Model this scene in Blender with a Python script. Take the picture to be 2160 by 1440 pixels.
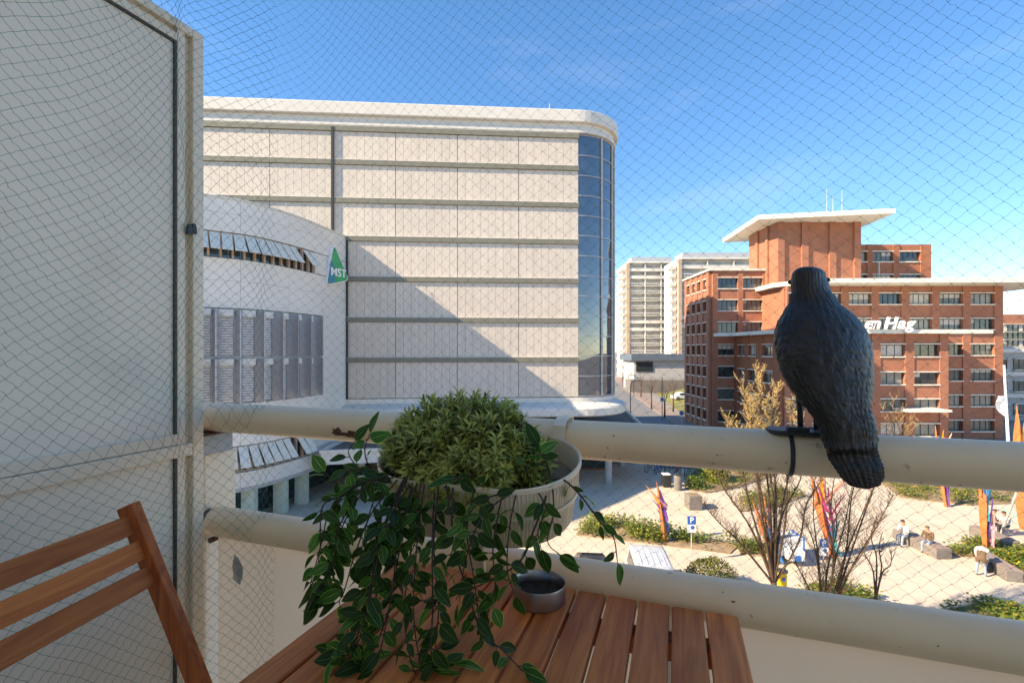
import bpy, bmesh, math, random
import numpy as np
from mathutils import Vector, Matrix, noise
random.seed(7)
R = math.radians
for o in list(bpy.data.objects): bpy.data.objects.remove(o)
scene = bpy.context.scene
COL = scene.collection
# ------------------------------------------------------------------ camera, sky, sun, exposure
FPX, HX, HY, CH = 1000.0, 1080.0, 738.0, 11.0        # focal length in photo pixels, horizon, eye height over the square
cam = bpy.data.cameras.new('camera'); camo = bpy.data.objects.new('camera', cam); COL.objects.link(camo)
cam.sensor_fit = 'HORIZONTAL'; cam.sensor_width = 36; cam.lens = 36 * FPX / 2160
cam.shift_y = (HY - 720) / 2160; cam.clip_start = .02; cam.clip_end = 3000
camo.location = (0, 0, CH); camo.rotation_euler = (R(90), 0, 0)
scene.camera = camo
SUN_TO = Vector((-.95, -.31, .66)).normalized()
SUN_EL = math.asin(SUN_TO.z); SUN_AZ = math.atan2(SUN_TO.x, SUN_TO.y)
world = bpy.data.worlds.new('World'); scene.world = world; world.use_nodes = True
nt = world.node_tree; nt.nodes.clear()
def N(t, kind, **kw):
    n = t.nodes.new(kind)
    for k, v in kw.items():
        if k.startswith('i_'):
            n.inputs[k[2:].replace('_', ' ')].default_value = v
        else: setattr(n, k, v)
    return n
out = N(nt, 'ShaderNodeOutputWorld'); bg = N(nt, 'ShaderNodeBackground'); sky = N(nt, 'ShaderNodeTexSky')
sky.sky_type = 'NISHITA'; sky.sun_disc = False; sky.sun_elevation = SUN_EL; sky.sun_rotation = SUN_AZ
sky.air_density = .75; sky.dust_density = .05; sky.ozone_density = 3.2; sky.altitude = 900
bg.inputs['Strength'].default_value = .145
tc = N(nt, 'ShaderNodeTexCoord'); mp = N(nt, 'ShaderNodeMapping'); mp.inputs['Location'].default_value = (1.05, 1.78, .4); mp.inputs['Rotation'].default_value = (R(12), R(-14), R(10)); mp.inputs['Scale'].default_value = (.9, 1.2, 5.0)
nz = N(nt, 'ShaderNodeTexNoise'); nz.inputs['Scale'].default_value = 2.1; nz.inputs['Detail'].default_value = 7; nz.inputs['Roughness'].default_value = .58; nz.inputs['Distortion'].default_value = .5
rp = N(nt, 'ShaderNodeValToRGB'); rp.color_ramp.elements[0].position = .575; rp.color_ramp.elements[1].position = 1.0
mx = N(nt, 'ShaderNodeMixRGB'); mx.inputs[2].default_value = (4.6, 4.9, 5.4, 1)
hs = N(nt, 'ShaderNodeHueSaturation'); hs.inputs['Saturation'].default_value = 1.42; hs.inputs['Hue'].default_value = .507; hs.inputs['Value'].default_value = 1.0
L = nt.links.new
L(tc.outputs['Generated'], mp.inputs['Vector']); L(mp.outputs[0], nz.inputs['Vector']); L(nz.outputs['Fac'], rp.inputs[0])
ml = N(nt, 'ShaderNodeMath', operation='MULTIPLY'); ml.inputs[1].default_value = .09; L(rp.outputs[0], ml.inputs[0])
gm = N(nt, 'ShaderNodeGamma'); gm.inputs[1].default_value = .74; L(sky.outputs[0], gm.inputs[0]); L(gm.outputs[0], hs.inputs['Color']); L(hs.outputs[0], mx.inputs[1]); L(ml.outputs[0], mx.inputs[0]); L(mx.outputs[0], bg.inputs['Color']); L(bg.outputs[0], out.inputs[0])
sl = bpy.data.lights.new('sun', 'SUN'); sl.energy = 2.75; sl.angle = R(.53); sl.color = (1, .93, .82)
slo = bpy.data.objects.new('sun', sl); COL.objects.link(slo); slo.location = (0, 0, 60); slo.rotation_euler = SUN_TO.to_track_quat('Z', 'Y').to_euler()
vs = scene.view_settings; vs.view_transform = 'Standard'; vs.look = 'None'; vs.exposure = 1.95; vs.use_white_balance = True; vs.white_balance_temperature = 8500; vs.white_balance_tint = 10; vs.gamma = 1; vs.use_curve_mapping = False
scene.cycles.max_bounces = 8; scene.cycles.diffuse_bounces = 4; scene.cycles.transparent_max_bounces = 8

# ------------------------------------------------------------------ helpers
def P(px, py, d): return Vector(((px - HX) / FPX * d, d, CH - (py - HY) / FPX * d))
def G(px, py, z=0.0):
    d = (CH - z) * FPX / (py - HY); return Vector(((px - HX) / FPX * d, d, z))
WM = {}
def reg(o, wm=None): WM[o.name] = wm if wm is not None else Matrix.Identity(4); return o
def tag(o, label=None, cat=None, group=None, kind=None):
    if label: o['label'] = label
    if cat: o['category'] = cat
    if group: o['group'] = group
    if kind: o['kind'] = kind
    return o
def thing(name, label, cat, loc=(0, 0, 0), rotz=0, group=None):
    o = bpy.data.objects.new(name, None); COL.objects.link(o); o.empty_display_size = .1
    o.location = loc; o.rotation_euler = (0, 0, rotz); tag(o, label, cat, group)
    return reg(o, Matrix.Translation(Vector(loc)) @ Matrix.Rotation(rotz, 4, 'Z'))
def link(name, me, parent=None, local=False, loc=None, rotz=0):
    o = bpy.data.objects.new(name, me); COL.objects.link(o)
    own = Matrix.Identity(4)
    if loc is not None:
        o.location = loc; o.rotation_euler = (0, 0, rotz); own = Matrix.Translation(Vector(loc)) @ Matrix.Rotation(rotz, 4, 'Z')
    if parent:
        o.parent = parent
        if local: reg(o, WM[parent.name] @ own)
        else: o.matrix_parent_inverse = WM[parent.name].inverted(); reg(o, own)
    else: reg(o, own)
    return o
class MB:
    def __init__(s, M=None): s.v = []; s.f = []; s.m = []; s.M = M
    def add(s, vs, fs, m=0):
        b = len(s.v)
        s.v += [(s.M @ Vector(p)) if s.M else Vector(p) for p in vs]; s.f += [tuple(i + b for i in f) for f in fs]; s.m += [m] * len(fs); return s
    def box(s, x0, y0, z0, x1, y1, z1, m=0):
        v = [(x, y, z) for z in (z0, z1) for y in (y0, y1) for x in (x0, x1)]
        return s.add(v, [(0, 2, 3, 1), (4, 5, 7, 6), (0, 1, 5, 4), (2, 6, 7, 3), (0, 4, 6, 2), (1, 3, 7, 5)], m)
    def bar(s, a, b, w, h, up=(0, 0, 1), m=0):
        a = Vector(a); b = Vector(b); d = (b - a).normalized(); x = d.cross(Vector(up)).normalized() * w / 2; y = x.normalized().cross(d) * h / 2
        v = [a - x - y, a + x - y, a + x + y, a - x + y, b - x - y, b + x - y, b + x + y, b - x + y]
        return s.add(v, [(3, 2, 1, 0), (4, 5, 6, 7), (0, 1, 5, 4), (1, 2, 6, 5), (2, 3, 7, 6), (3, 0, 4, 7)], m)
    def tube(s, pts, rad, n=8, m=0, caps=True):
        pts = [Vector(p) for p in pts]; k = len(pts)
        if not hasattr(rad, '__len__'): rad = [rad] * k
        vs = []; ref = None
        for i, p in enumerate(pts):
            t = (pts[min(i + 1, k - 1)] - pts[max(i - 1, 0)]).normalized()
            if ref is None: ref = t.orthogonal().normalized()
            ref = (ref - t * ref.dot(t)); ref = ref.normalized() if ref.length > 1e-6 else t.orthogonal().normalized()
            q = t.cross(ref)
            vs += [p + (ref * math.cos(2 * math.pi * j / n) + q * math.sin(2 * math.pi * j / n)) * rad[i] for j in range(n)]
        fs = [(i * n + j, i * n + (j + 1) % n, (i + 1) * n + (j + 1) % n, (i + 1) * n + j) for i in range(k - 1) for j in range(n)]
        if caps: fs += [tuple(range(n))[::-1], tuple((k - 1) * n + j for j in range(n))]
        return s.add(vs, fs, m)
    def cyl(s, a, b, r0, r1=None, n=16, m=0): return s.tube([a, b], [r0, r0 if r1 is None else r1], n, m)
    def prism(s, poly, z0, z1, m=0):
        n = len(poly); v = [(p[0], p[1], z0) for p in poly] + [(p[0], p[1], z1) for p in poly]
        return s.add(v, [tuple(range(n))[::-1], tuple(range(n, 2 * n))] + [(i, (i + 1) % n, n + (i + 1) % n, n + i) for i in range(n)], m)
    def lathe(s, prof, c=(0, 0, 0), n=24, m=0, close=False):
        vs = [(c[0] + r * math.cos(2 * math.pi * j / n), c[1] + r * math.sin(2 * math.pi * j / n), c[2] + z) for r, z in prof for j in range(n)]
        k = len(prof); fs = [(i * n + j, i * n + (j + 1) % n, (i + 1) * n + (j + 1) % n, (i + 1) * n + j) for i in range(k - 1) for j in range(n)]
        return s.add(vs, fs, m)
    def loft(s, rings, m=0, caps=True):
        n = len(rings[0]); vs = [p for r in rings for p in r]; k = len(rings)
        fs = [(i * n + j, i * n + (j + 1) % n, (i + 1) * n + (j + 1) % n, (i + 1) * n + j) for i in range(k - 1) for j in range(n)]
        if caps: fs += [tuple(range(n))[::-1], tuple((k - 1) * n + j for j in range(n))]
        return s.add(vs, fs, m)
    def mesh(s, name, mats, smooth=False):
        me = bpy.data.meshes.new(name); me.from_pydata(s.v, [], s.f)
        for mt in (mats if isinstance(mats, (list, tuple)) else [mats]): me.materials.append(mt)
        me.polygons.foreach_set('material_index', s.m)
        if smooth: me.polygons.foreach_set('use_smooth', [True] * len(s.f))
        me.update(); return me
    def build(s, name, mats, parent=None, smooth=False, local=False, bevel=0, recalc=True, angle=None):
        me = s.mesh(name, mats, smooth)
        if recalc:
            bm = bmesh.new(); bm.from_mesh(me); bmesh.ops.recalc_face_normals(bm, faces=bm.faces); bm.to_mesh(me); bm.free()
        if angle is not None: me.set_sharp_from_angle(angle=R(angle))
        o = link(name, me, parent, local)
        if bevel:
            bv = o.modifiers.new('bevel', 'BEVEL'); bv.width = bevel; bv.segments = 2; bv.limit_method = 'ANGLE'
        return o
def lerp(a, b, t): return a + (b - a) * t
def catmull(pts, k=8):
    pts = [Vector(p) for p in pts]; o = []
    for i in range(len(pts) - 1):
        p0, p1, p2, p3 = pts[max(i - 1, 0)], pts[i], pts[i + 1], pts[min(i + 2, len(pts) - 1)]
        for j in range(k):
            t = j / k; o.append(.5 * ((2 * p1) + (p2 - p0) * t + (2 * p0 - 5 * p1 + 4 * p2 - p3) * t * t + (3 * p1 - p0 - 3 * p2 + p3) * t ** 3))
    o.append(pts[-1]); return o
# ------------------------------------------------------------------ materials
def mat(name, col, rough=.6, metal=0., var=.12, scale=4., bump=0., bscale=60., spec=.5, stretch=(1, 1, 1), speck=None, trans=0., rand=0.):
    m = bpy.data.materials.new(name); m.use_nodes = True; t = m.node_tree; b = t.nodes['Principled BSDF']
    b.inputs['Roughness'].default_value = rough; b.inputs['Metallic'].default_value = metal; b.inputs['Specular IOR Level'].default_value = spec
    c = N(t, 'ShaderNodeTexCoord'); mpn = N(t, 'ShaderNodeMapping'); mpn.inputs['Scale'].default_value = stretch
    t.links.new(c.outputs['Object'], mpn.inputs[0])
    n1 = N(t, 'ShaderNodeTexNoise'); n1.inputs['Scale'].default_value = scale; n1.inputs['Detail'].default_value = 5; n1.inputs['Roughness'].default_value = .62
    t.links.new(mpn.outputs[0], n1.inputs['Vector'])
    r = N(t, 'ShaderNodeValToRGB'); e = r.color_ramp.elements
    e[0].position = .3; e[1].position = .7
    e[0].color = tuple(max(0, x * (1 - var)) for x in col) + (1,); e[1].color = tuple(min(1, x * (1 + var)) for x in col) + (1,)
    t.links.new(n1.outputs['Fac'], r.inputs[0]); last = r.outputs[0]
    if rand:
        oi = N(t, 'ShaderNodeObjectInfo'); mr = N(t, 'ShaderNodeMapRange'); mr.inputs['To Min'].default_value = 1 - rand; mr.inputs['To Max'].default_value = 1 + rand
        t.links.new(oi.outputs['Random'], mr.inputs[0]); h = N(t, 'ShaderNodeHueSaturation'); t.links.new(mr.outputs[0], h.inputs['Value']); t.links.new(last, h.inputs['Color']); last = h.outputs[0]
    if speck:
        sc, lo, hi, scol, amt = speck
        n2 = N(t, 'ShaderNodeTexNoise'); n2.inputs['Scale'].default_value = sc; n2.inputs['Detail'].default_value = 6
        t.links.new(c.outputs['Object'], n2.inputs['Vector'])
        r2 = N(t, 'ShaderNodeMapRange'); r2.inputs['From Min'].default_value = lo; r2.inputs['From Max'].default_value = hi; r2.inputs['To Max'].default_value = amt
        t.links.new(n2.outputs['Fac'], r2.inputs[0]); mm = N(t, 'ShaderNodeMixRGB'); mm.inputs[2].default_value = tuple(scol) + (1,)
        t.links.new(r2.outputs[0], mm.inputs[0]); t.links.new(last, mm.inputs[1]); last = mm.outputs[0]
    t.links.new(last, b.inputs['Base Color'])
    if bump:
        n3 = N(t, 'ShaderNodeTexNoise'); n3.inputs['Scale'].default_value = bscale; n3.inputs['Detail'].default_value = 4
        t.links.new(mpn.outputs[0], n3.inputs['Vector']); bp = N(t, 'ShaderNodeBump'); bp.inputs['Strength'].default_value = bump; bp.inputs['Distance'].default_value = .02
        t.links.new(n3.outputs['Fac'], bp.inputs['Height']); t.links.new(bp.outputs[0], b.inputs['Normal'])
    if trans:
        tr = N(t, 'ShaderNodeBsdfTranslucent'); t.links.new(last, tr.inputs['Color']); ms = N(t, 'ShaderNodeMixShader'); ms.inputs[0].default_value = trans
        o = t.nodes['Material Output']; t.links.new(b.outputs[0], ms.inputs[1]); t.links.new(tr.outputs[0], ms.inputs[2]); t.links.new(ms.outputs[0], o.inputs[0])
    return m
def wood(name, c0, c1, axis):
    m = bpy.data.materials.new(name); m.use_nodes = True; t = m.node_tree; b = t.nodes['Principled BSDF']
    c = N(t, 'ShaderNodeTexCoord'); oi = N(t, 'ShaderNodeObjectInfo'); ad = N(t, 'ShaderNodeVectorMath', operation='ADD'); sc = N(t, 'ShaderNodeVectorMath', operation='SCALE'); sc.inputs['Scale'].default_value = 9.
    cx = N(t, 'ShaderNodeCombineXYZ')
    for i in range(3): t.links.new(oi.outputs['Random'], cx.inputs[i])
    t.links.new(cx.outputs[0], sc.inputs[0]); t.links.new(c.outputs['Object'], ad.inputs[0]); t.links.new(sc.outputs[0], ad.inputs[1])
    mpn = N(t, 'ShaderNodeMapping'); s = [26, 26, 26]; s[axis] = 2.2; mpn.inputs['Scale'].default_value = s; t.links.new(ad.outputs[0], mpn.inputs[0])
    n1 = N(t, 'ShaderNodeTexNoise'); n1.inputs['Scale'].default_value = 1.6; n1.inputs['Detail'].default_value = 6; n1.inputs['Distortion'].default_value = 1.2; t.links.new(mpn.outputs[0], n1.inputs['Vector'])
    mp2 = N(t, 'ShaderNodeMapping'); s = [260, 260, 260]; s[axis] = 12; mp2.inputs['Scale'].default_value = s; t.links.new(ad.outputs[0], mp2.inputs[0])
    n2 = N(t, 'ShaderNodeTexNoise'); n2.inputs['Scale'].default_value = 1.5; n2.inputs['Detail'].default_value = 3; t.links.new(mp2.outputs[0], n2.inputs['Vector'])
    r = N(t, 'ShaderNodeValToRGB'); e = r.color_ramp.elements; e[0].position = .33; e[1].position = .72; e[0].color = (*c0, 1); e[1].color = (*c1, 1)
    t.links.new(n1.outputs['Fac'], r.inputs[0])
    mm = N(t, 'ShaderNodeMixRGB', blend_type='MULTIPLY'); mm.inputs[0].default_value = .32; r2 = N(t, 'ShaderNodeMapRange'); r2.inputs['From Min'].default_value = .3; r2.inputs['From Max'].default_value = .6; r2.inputs['To Min'].default_value = .55
    t.links.new(n2.outputs['Fac'], r2.inputs[0]); t.links.new(r.outputs[0], mm.inputs[1]); t.links.new(r2.outputs[0], mm.inputs[2])
    mr = N(t, 'ShaderNodeMapRange'); mr.inputs['To Min'].default_value = .82; mr.inputs['To Max'].default_value = 1.2; t.links.new(oi.outputs['Random'], mr.inputs[0])
    h = N(t, 'ShaderNodeHueSaturation'); t.links.new(mr.outputs[0], h.inputs['Value']); t.links.new(mm.outputs[0], h.inputs['Color']); t.links.new(h.outputs[0], b.inputs['Base Color'])
    b.inputs['Roughness'].default_value = .5; b.inputs['Specular IOR Level'].default_value = .2; bp = N(t, 'ShaderNodeBump'); bp.inputs['Strength'].default_value = .12; bp.inputs['Distance'].default_value = .003; t.links.new(n2.outputs['Fac'], bp.inputs['Height']); t.links.new(bp.outputs[0], b.inputs['Normal'])
    return m
def striped(name, ca, cb, pitch, duty=.5, rough=.6, axis=2):
    m = bpy.data.materials.new(name); m.use_nodes = True; t = m.node_tree; b = t.nodes['Principled BSDF']; b.inputs['Roughness'].default_value = rough
    c = N(t, 'ShaderNodeTexCoord'); sx = N(t, 'ShaderNodeSeparateXYZ'); t.links.new(c.outputs['Object'], sx.inputs[0])
    d = N(t, 'ShaderNodeMath', operation='DIVIDE'); d.inputs[1].default_value = pitch; t.links.new(sx.outputs[axis], d.inputs[0])
    fr = N(t, 'ShaderNodeMath', operation='FRACT'); t.links.new(d.outputs[0], fr.inputs[0]); g = N(t, 'ShaderNodeMath', operation='GREATER_THAN'); g.inputs[1].default_value = duty; t.links.new(fr.outputs[0], g.inputs[0])
    mm = N(t, 'ShaderNodeMixRGB'); mm.inputs[1].default_value = (*ca, 1); mm.inputs[2].default_value = (*cb, 1); t.links.new(g.outputs[0], mm.inputs[0])
    n1 = N(t, 'ShaderNodeTexNoise'); n1.inputs['Scale'].default_value = .7; t.links.new(c.outputs['Object'], n1.inputs['Vector']); mr = N(t, 'ShaderNodeMapRange'); mr.inputs['To Min'].default_value = .9; mr.inputs['To Max'].default_value = 1.08; t.links.new(n1.outputs['Fac'], mr.inputs[0])
    mp3 = N(t, 'ShaderNodeMapping'); mp3.inputs['Scale'].default_value = (2.2, 2.2, .12); t.links.new(c.outputs['Object'], mp3.inputs[0]); n4 = N(t, 'ShaderNodeTexNoise'); n4.inputs['Scale'].default_value = 1.6; n4.inputs['Detail'].default_value = 4; t.links.new(mp3.outputs[0], n4.inputs['Vector'])
    m4 = N(t, 'ShaderNodeMapRange'); m4.inputs['From Min'].default_value = .35; m4.inputs['From Max'].default_value = .7; m4.inputs['To Min'].default_value = .93; m4.inputs['To Max'].default_value = 1.03; t.links.new(n4.outputs['Fac'], m4.inputs[0])
    oi = N(t, 'ShaderNodeObjectInfo'); m5 = N(t, 'ShaderNodeMapRange'); m5.inputs['To Min'].default_value = .965; m5.inputs['To Max'].default_value = 1.03; t.links.new(oi.outputs['Random'], m5.inputs[0])
    q1 = N(t, 'ShaderNodeMath', operation='MULTIPLY'); q2 = N(t, 'ShaderNodeMath', operation='MULTIPLY'); t.links.new(mr.outputs[0], q1.inputs[0]); t.links.new(m4.outputs[0], q1.inputs[1]); t.links.new(q1.outputs[0], q2.inputs[0]); t.links.new(m5.outputs[0], q2.inputs[1])
    h = N(t, 'ShaderNodeHueSaturation'); t.links.new(q2.outputs[0], h.inputs['Value']); t.links.new(mm.outputs[0], h.inputs['Color']); t.links.new(h.outputs[0], b.inputs['Base Color']); return m
def glass(name, col, rough=.03, ior=1.9, metal=0.):
    m = mat(name, col, rough, metal, .25, .35, 0); b = m.node_tree.nodes['Principled BSDF']; b.inputs['IOR'].default_value = ior; b.inputs['Specular IOR Level'].default_value = .5; return m
K = {}
K['white'] = mat('white_render', (.72, .70, .66), .7, var=.05, scale=.8)
K['ledge'] = mat('white_cladding', (.66, .62, .56), .55, var=.04, scale=.5)
K['hpanel'] = striped('ribbed_panel', (.655, .57, .49), (.595, .515, .44), .18, .72)
K['hband'] = mat('olive_band', (.20, .19, .145), .55, var=.06, scale=.6)
K['dark'] = mat('dark_joint', (.03, .033, .03), .6)
K['cglass'] = glass('curved_glass', (.04, .06, .085), .02, 2.5)
K['glass'] = glass('window_glass', (.03, .04, .045), .04, 1.8)
K['glassb'] = glass('blind_glass', (.30, .29, .25), .12, 1.5)
K['glassm'] = glass('half_glass', (.12, .13, .12), .06, 1.6)
K['slate'] = mat('slate_roof', (.11, .14, .18), .6)
K['glassp'] = glass('pale_glazing', (.46, .46, .44), .2, 1.4)
K['roller'] = mat('roller_blind', (.55, .52, .46), .8, var=.05)
K['mull'] = mat('pale_mullion', (.45, .44, .40), .5)
K['curvew'] = mat('curved_wall_panel', (.72, .68, .625), .55, var=.04, scale=.4, rand=.03)
K['fin'] = mat('grey_fin', (.44, .44, .455), .4, metal=.3, var=.06)
K['blind'] = striped('slat_blind', (.74, .73, .72), (.30, .30, .31), .16, .62)
K['awn'] = mat('awning_cloth', (.72, .68, .60), .8, var=.05)
K['brick'] = mat('red_brick', (.37, .15, .09), .85, var=.13, scale=1.1, bump=.2, bscale=8, speck=(.5, .5, .8, (.30, .10, .05), .4))
K['brickd'] = mat('dark_red_brick', (.35, .125, .065), .85, var=.14, scale=1.4, bump=.2, bscale=8)
K['brickp'] = mat('pale_brick', (.48, .34, .26), .85, var=.1, scale=.5)
K['trim'] = mat('pale_concrete_trim', (.70, .66, .57), .7, var=.06)
K['canopy'] = mat('pale_canopy', (.70, .68, .60), .6, var=.05)
K['frame'] = mat('dark_window_frame', (.05, .045, .04), .5)
K['conc'] = mat('grey_concrete', (.42, .41, .39), .8, var=.1)
K['plaza'] = mat('plaza_paving', (.56, .465, .37), .85, var=.10, scale=.35, bump=.15, bscale=6, speck=(1.6, .52, .75, (.36, .30, .25), .5))
K['ground'] = mat('town_ground', (.26, .23, .20), .9, var=.15, scale=.05)
K['asph'] = mat('street_asphalt', (.17, .165, .165), .9, var=.12, scale=.6, bump=.1, bscale=20)
K['pave'] = mat('brick_pavement', (.27, .20, .17), .9, var=.15, scale=1.2, bump=.1, bscale=12)
K['soil'] = mat('bed_soil', (.30, .21, .13), .95, var=.3, scale=1.5, bump=.5, bscale=6)
K['gravel'] = mat('roof_gravel', (.13, .125, .12), .95, var=.4, scale=6, bump=.6, bscale=14)
K['grass'] = mat('rough_grass', (.17, .16, .055), .95, var=.35, scale=.6, bump=.5, bscale=5)
K['shrub'] = mat('shrub_leaf', (.13, .19, .03), .7, var=.35, scale=1.2, trans=.3)
K['shruby'] = mat('yellow_shrub_leaf', (.24, .22, .035), .7, var=.3, scale=1.2, trans=.3)
K['hedge'] = mat('dark_hedge_leaf', (.07, .08, .02), .75, var=.4, scale=2.5, trans=.2)
K['flower'] = mat('yellow_flower', (.75, .50, .02), .7)
K['bark'] = mat('green_brown_bark', (.085, .05, .03), .85, var=.3, scale=9)
K['twig'] = mat('golden_twig', (.48, .32, .14), .8, var=.25, scale=6)
K['bud'] = mat('golden_bud', (.60, .44, .17), .8, var=.3, scale=5, trans=.25)
K['steelp'] = mat('black_steel', (.025, .025, .027), .45)
K['signb'] = mat('sign_blue', (.015, .15, .52), .4)
K['signw'] = mat('sign_white', (.85, .85, .85), .4, var=.03)
K['yellow'] = mat('post_yellow', (.80, .48, .02), .45)
K['orange'] = mat('sculpture_orange', (.52, .16, .055), .35, var=.2, scale=3)
K['magenta'] = mat('sculpture_magenta', (.55, .05, .18), .2, var=.3, scale=5)
K['violet'] = mat('sculpture_violet', (.20, .07, .33), .2, var=.3, scale=5)
K['blue'] = mat('sculpture_blue', (.03, .16, .42), .2, var=.3, scale=5)
K['teal'] = mat('sculpture_teal', (.03, .35, .42), .2, var=.3, scale=5)
K['pink'] = mat('sculpture_pink', (.75, .32, .36), .2, var=.3, scale=5)
K['redp'] = mat('sculpture_red', (.60, .06, .03), .25, var=.3, scale=5)
K['gold'] = mat('sculpture_gold', (.80, .33, .03), .25, var=.3, scale=5)
K['stone'] = mat('bench_stone', (.19, .165, .15), .8, var=.15, scale=4)
# balcony
K['rail'] = mat('cream_painted_steel', (.86, .66, .43), .42, var=.05, scale=7, bump=.04, bscale=40, speck=(48, .69, .77, (.20, .12, .06), .7))
K['screen'] = mat('white_screen_board', (.86, .755, .61), .55, var=.035, scale=2, speck=(5, .56, .78, (.60, .51, .40), .45))
K['sframe'] = mat('cream_aluminium', (.84, .70, .53), .4, var=.05, scale=5, speck=(20, .66, .74, (.3, .25, .18), .5))
K['gasket'] = mat('dark_gasket', (.06, .05, .045), .6)
K['frost'] = mat('frosted_parapet', (.88, .80, .68), .45, var=.03, scale=2, trans=.75, speck=(10, .68, .76, (.5, .45, .38), .5))
K['wall'] = mat('balcony_plaster', (.86, .77, .64), .8, var=.04, scale=3, bump=.1, bscale=60)
K['tile'] = mat('balcony_floor', (.68, .52, .36), .8, var=.1, scale=5)
K['net'] = mat('green_net_cord', (.09, .30, .21), .5, var=.2, scale=30, trans=.5)
K['rust'] = mat('rusty_steel', (.13, .055, .035), .9, var=.5, scale=60)
K['planter'] = mat('beige_plastic', (.84, .71, .54), .42, var=.03, scale=8)
K['steel'] = mat('brushed_steel', (.42, .41, .42), .3, metal=1., var=.12, scale=40, stretch=(1, 1, 14))
K['ash'] = mat('ash', (.05, .048, .046), .95, var=.7, scale=240, bump=.8, bscale=300)
K['blackp'] = mat('black_plastic', (.025, .026, .03), .5, var=.2, scale=20)
K['stem'] = mat('vine_stem', (.05, .032, .018), .7, var=.3, scale=60)
K['wood_t'] = wood('oiled_acacia_table', (.46, .115, .030), (.76, .235, .062), 1)
K['wood_c'] = wood('oiled_acacia_chair', (.42, .105, .027), (.68, .21, .055), 1)
K['wood_s'] = wood('oiled_acacia_stile', (.28, .062, .018), (.54, .155, .042), 2)
# ------------------------------------------------------------------ ground
def sheet(name, poly, z, m, kind='structure'):
    mb = MB(); mb.add([(x, y, z) for x, y in poly], [tuple(range(len(poly)))]); o = mb.build(name, m, recalc=False); tag(o, kind=kind)
    return o
sheet('ground', [(-1200, -400), (1400, -400), (1400, 2400), (-1200, 2400)], -.02, K['ground'])
sheet('plaza', [(-30, 4), (90, 4), (90, 50.5), (29, 50.5), (14.2, 46), (-30, 46)], .0, K['plaza'])
sheet('street', [(13.8, 44), (22.0, 44), (24.6, 76), (28.6, 110), (40, 190), (29, 190), (21, 110), (16.8, 76)], .004, K['asph'])
def kerbed(name, poly, m, h=.12):
    o = MB().prism(poly, -.01, h).build(name, m); tag(o, kind='structure'); return o
kerbed('pavement', [(22.0, 51), (26.8, 56), (27.2, 74), (31.5, 110), (44, 190), (40.3, 190), (28.8, 110), (24.8, 76)], K['pave'])
# grassy plot beyond the red building
mb = MB(); nx, ny = 14, 10; vs = []; 
for j in range(ny + 1):
    for i in range(nx + 1):
        a, b = i / nx, j / ny; x = lerp(28.4 + 8 * b, 56, a); y = lerp(77, 120, b)
        vs.append((x, y, .05 + 2.6 * math.sin(math.pi * min(1, a * 1.4)) * b * (1 if b < .8 else (1 - b) * 5) + .25 * noise.noise((x * .2, y * .2, 0))))
mb.add(vs, [(j * (nx + 1) + i, j * (nx + 1) + i + 1, (j + 1) * (nx + 1) + i + 1, (j + 1) * (nx + 1) + i) for j in range(ny) for i in range(nx)])
tag(mb.build('grass_bank', K['grass'], smooth=True, recalc=False), kind='structure')
# ------------------------------------------------------------------ hospital
FD = Vector((1, .07, 0)).normalized(); FN = Vector((FD.y, -FD.x, 0)); F0 = Vector((5.6, 40, 0))   # facade direction, outward normal, glass corner
hosp = thing('hospital', 'large pale ribbed hospital block with rounded dark glass corner', 'hospital', (-8, 46, 0))
def hp(s, d, z): return F0 + FD * s + FN * d + Vector((0, 0, z))
HM = Matrix(((FD.x, -FN.x, 0, F0.x), (FD.y, -FN.y, 0, F0.y), (0, 0, 1, 0), (0, 0, 0, 1)))       # local x along facade, y inwards
RC = 4.0
def hoval(off, n=14, left=-50, back=26):
    """footprint of the block grown by off: facade, rounded corner, street side (local coords)"""
    p = [(left, -off)]
    for i in range(n + 1):
        a = -math.pi / 2 + math.pi / 2 * i / n; p.append(((RC + off) * math.cos(a), RC + (RC + off) * math.sin(a)))
    return p + [(RC + off, back), (left, back)]
MB(HM).prism(hoval(-.35), 7.0, 29.9).build('core_wall', K['white'], hosp)
ZL = [29.2, 26.48, 23.38, 20.28, 17.0, 13.68, 10.4, 7.05]
cols = [-46, -40.8, -35.6, -30.4, -25.2, -20.2, -15.2, -10.15, -5.06, 0.0]
pm = {}
for r in range(7):
    for c in range(len(cols) - 1):
        x0, x1, z0, z1 = cols[c] + .016, cols[c + 1] - .016, ZL[r + 1] + .02, ZL[r] - .42
        mb = MB(HM); n = 8; w = (x1 - x0) / n
        for k in range(n): mb.box(x0 + k * w + .007, -.02, z0, x0 + (k + 1) * w - .007, .25, z1)
        mb.build('cladding_panel', K['hpanel'], hosp)
for r in range(8):
    if r < 7: MB(HM).box(-50, -.16, ZL[r] - .40, 0.02, .2, ZL[r] - .02).build('sunshade_band', K['hband'], hosp)
    if r < 7: MB(HM).box(-50, -.17, ZL[r] - .02, 0.02, .2, ZL[r] + .012).build('band_cap', K['ledge'], hosp)
MB(HM).box(-20.32, -.2, 20.3, -20.12, .1, 29.1).build('expansion_joint', K['dark'], hosp)
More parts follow.
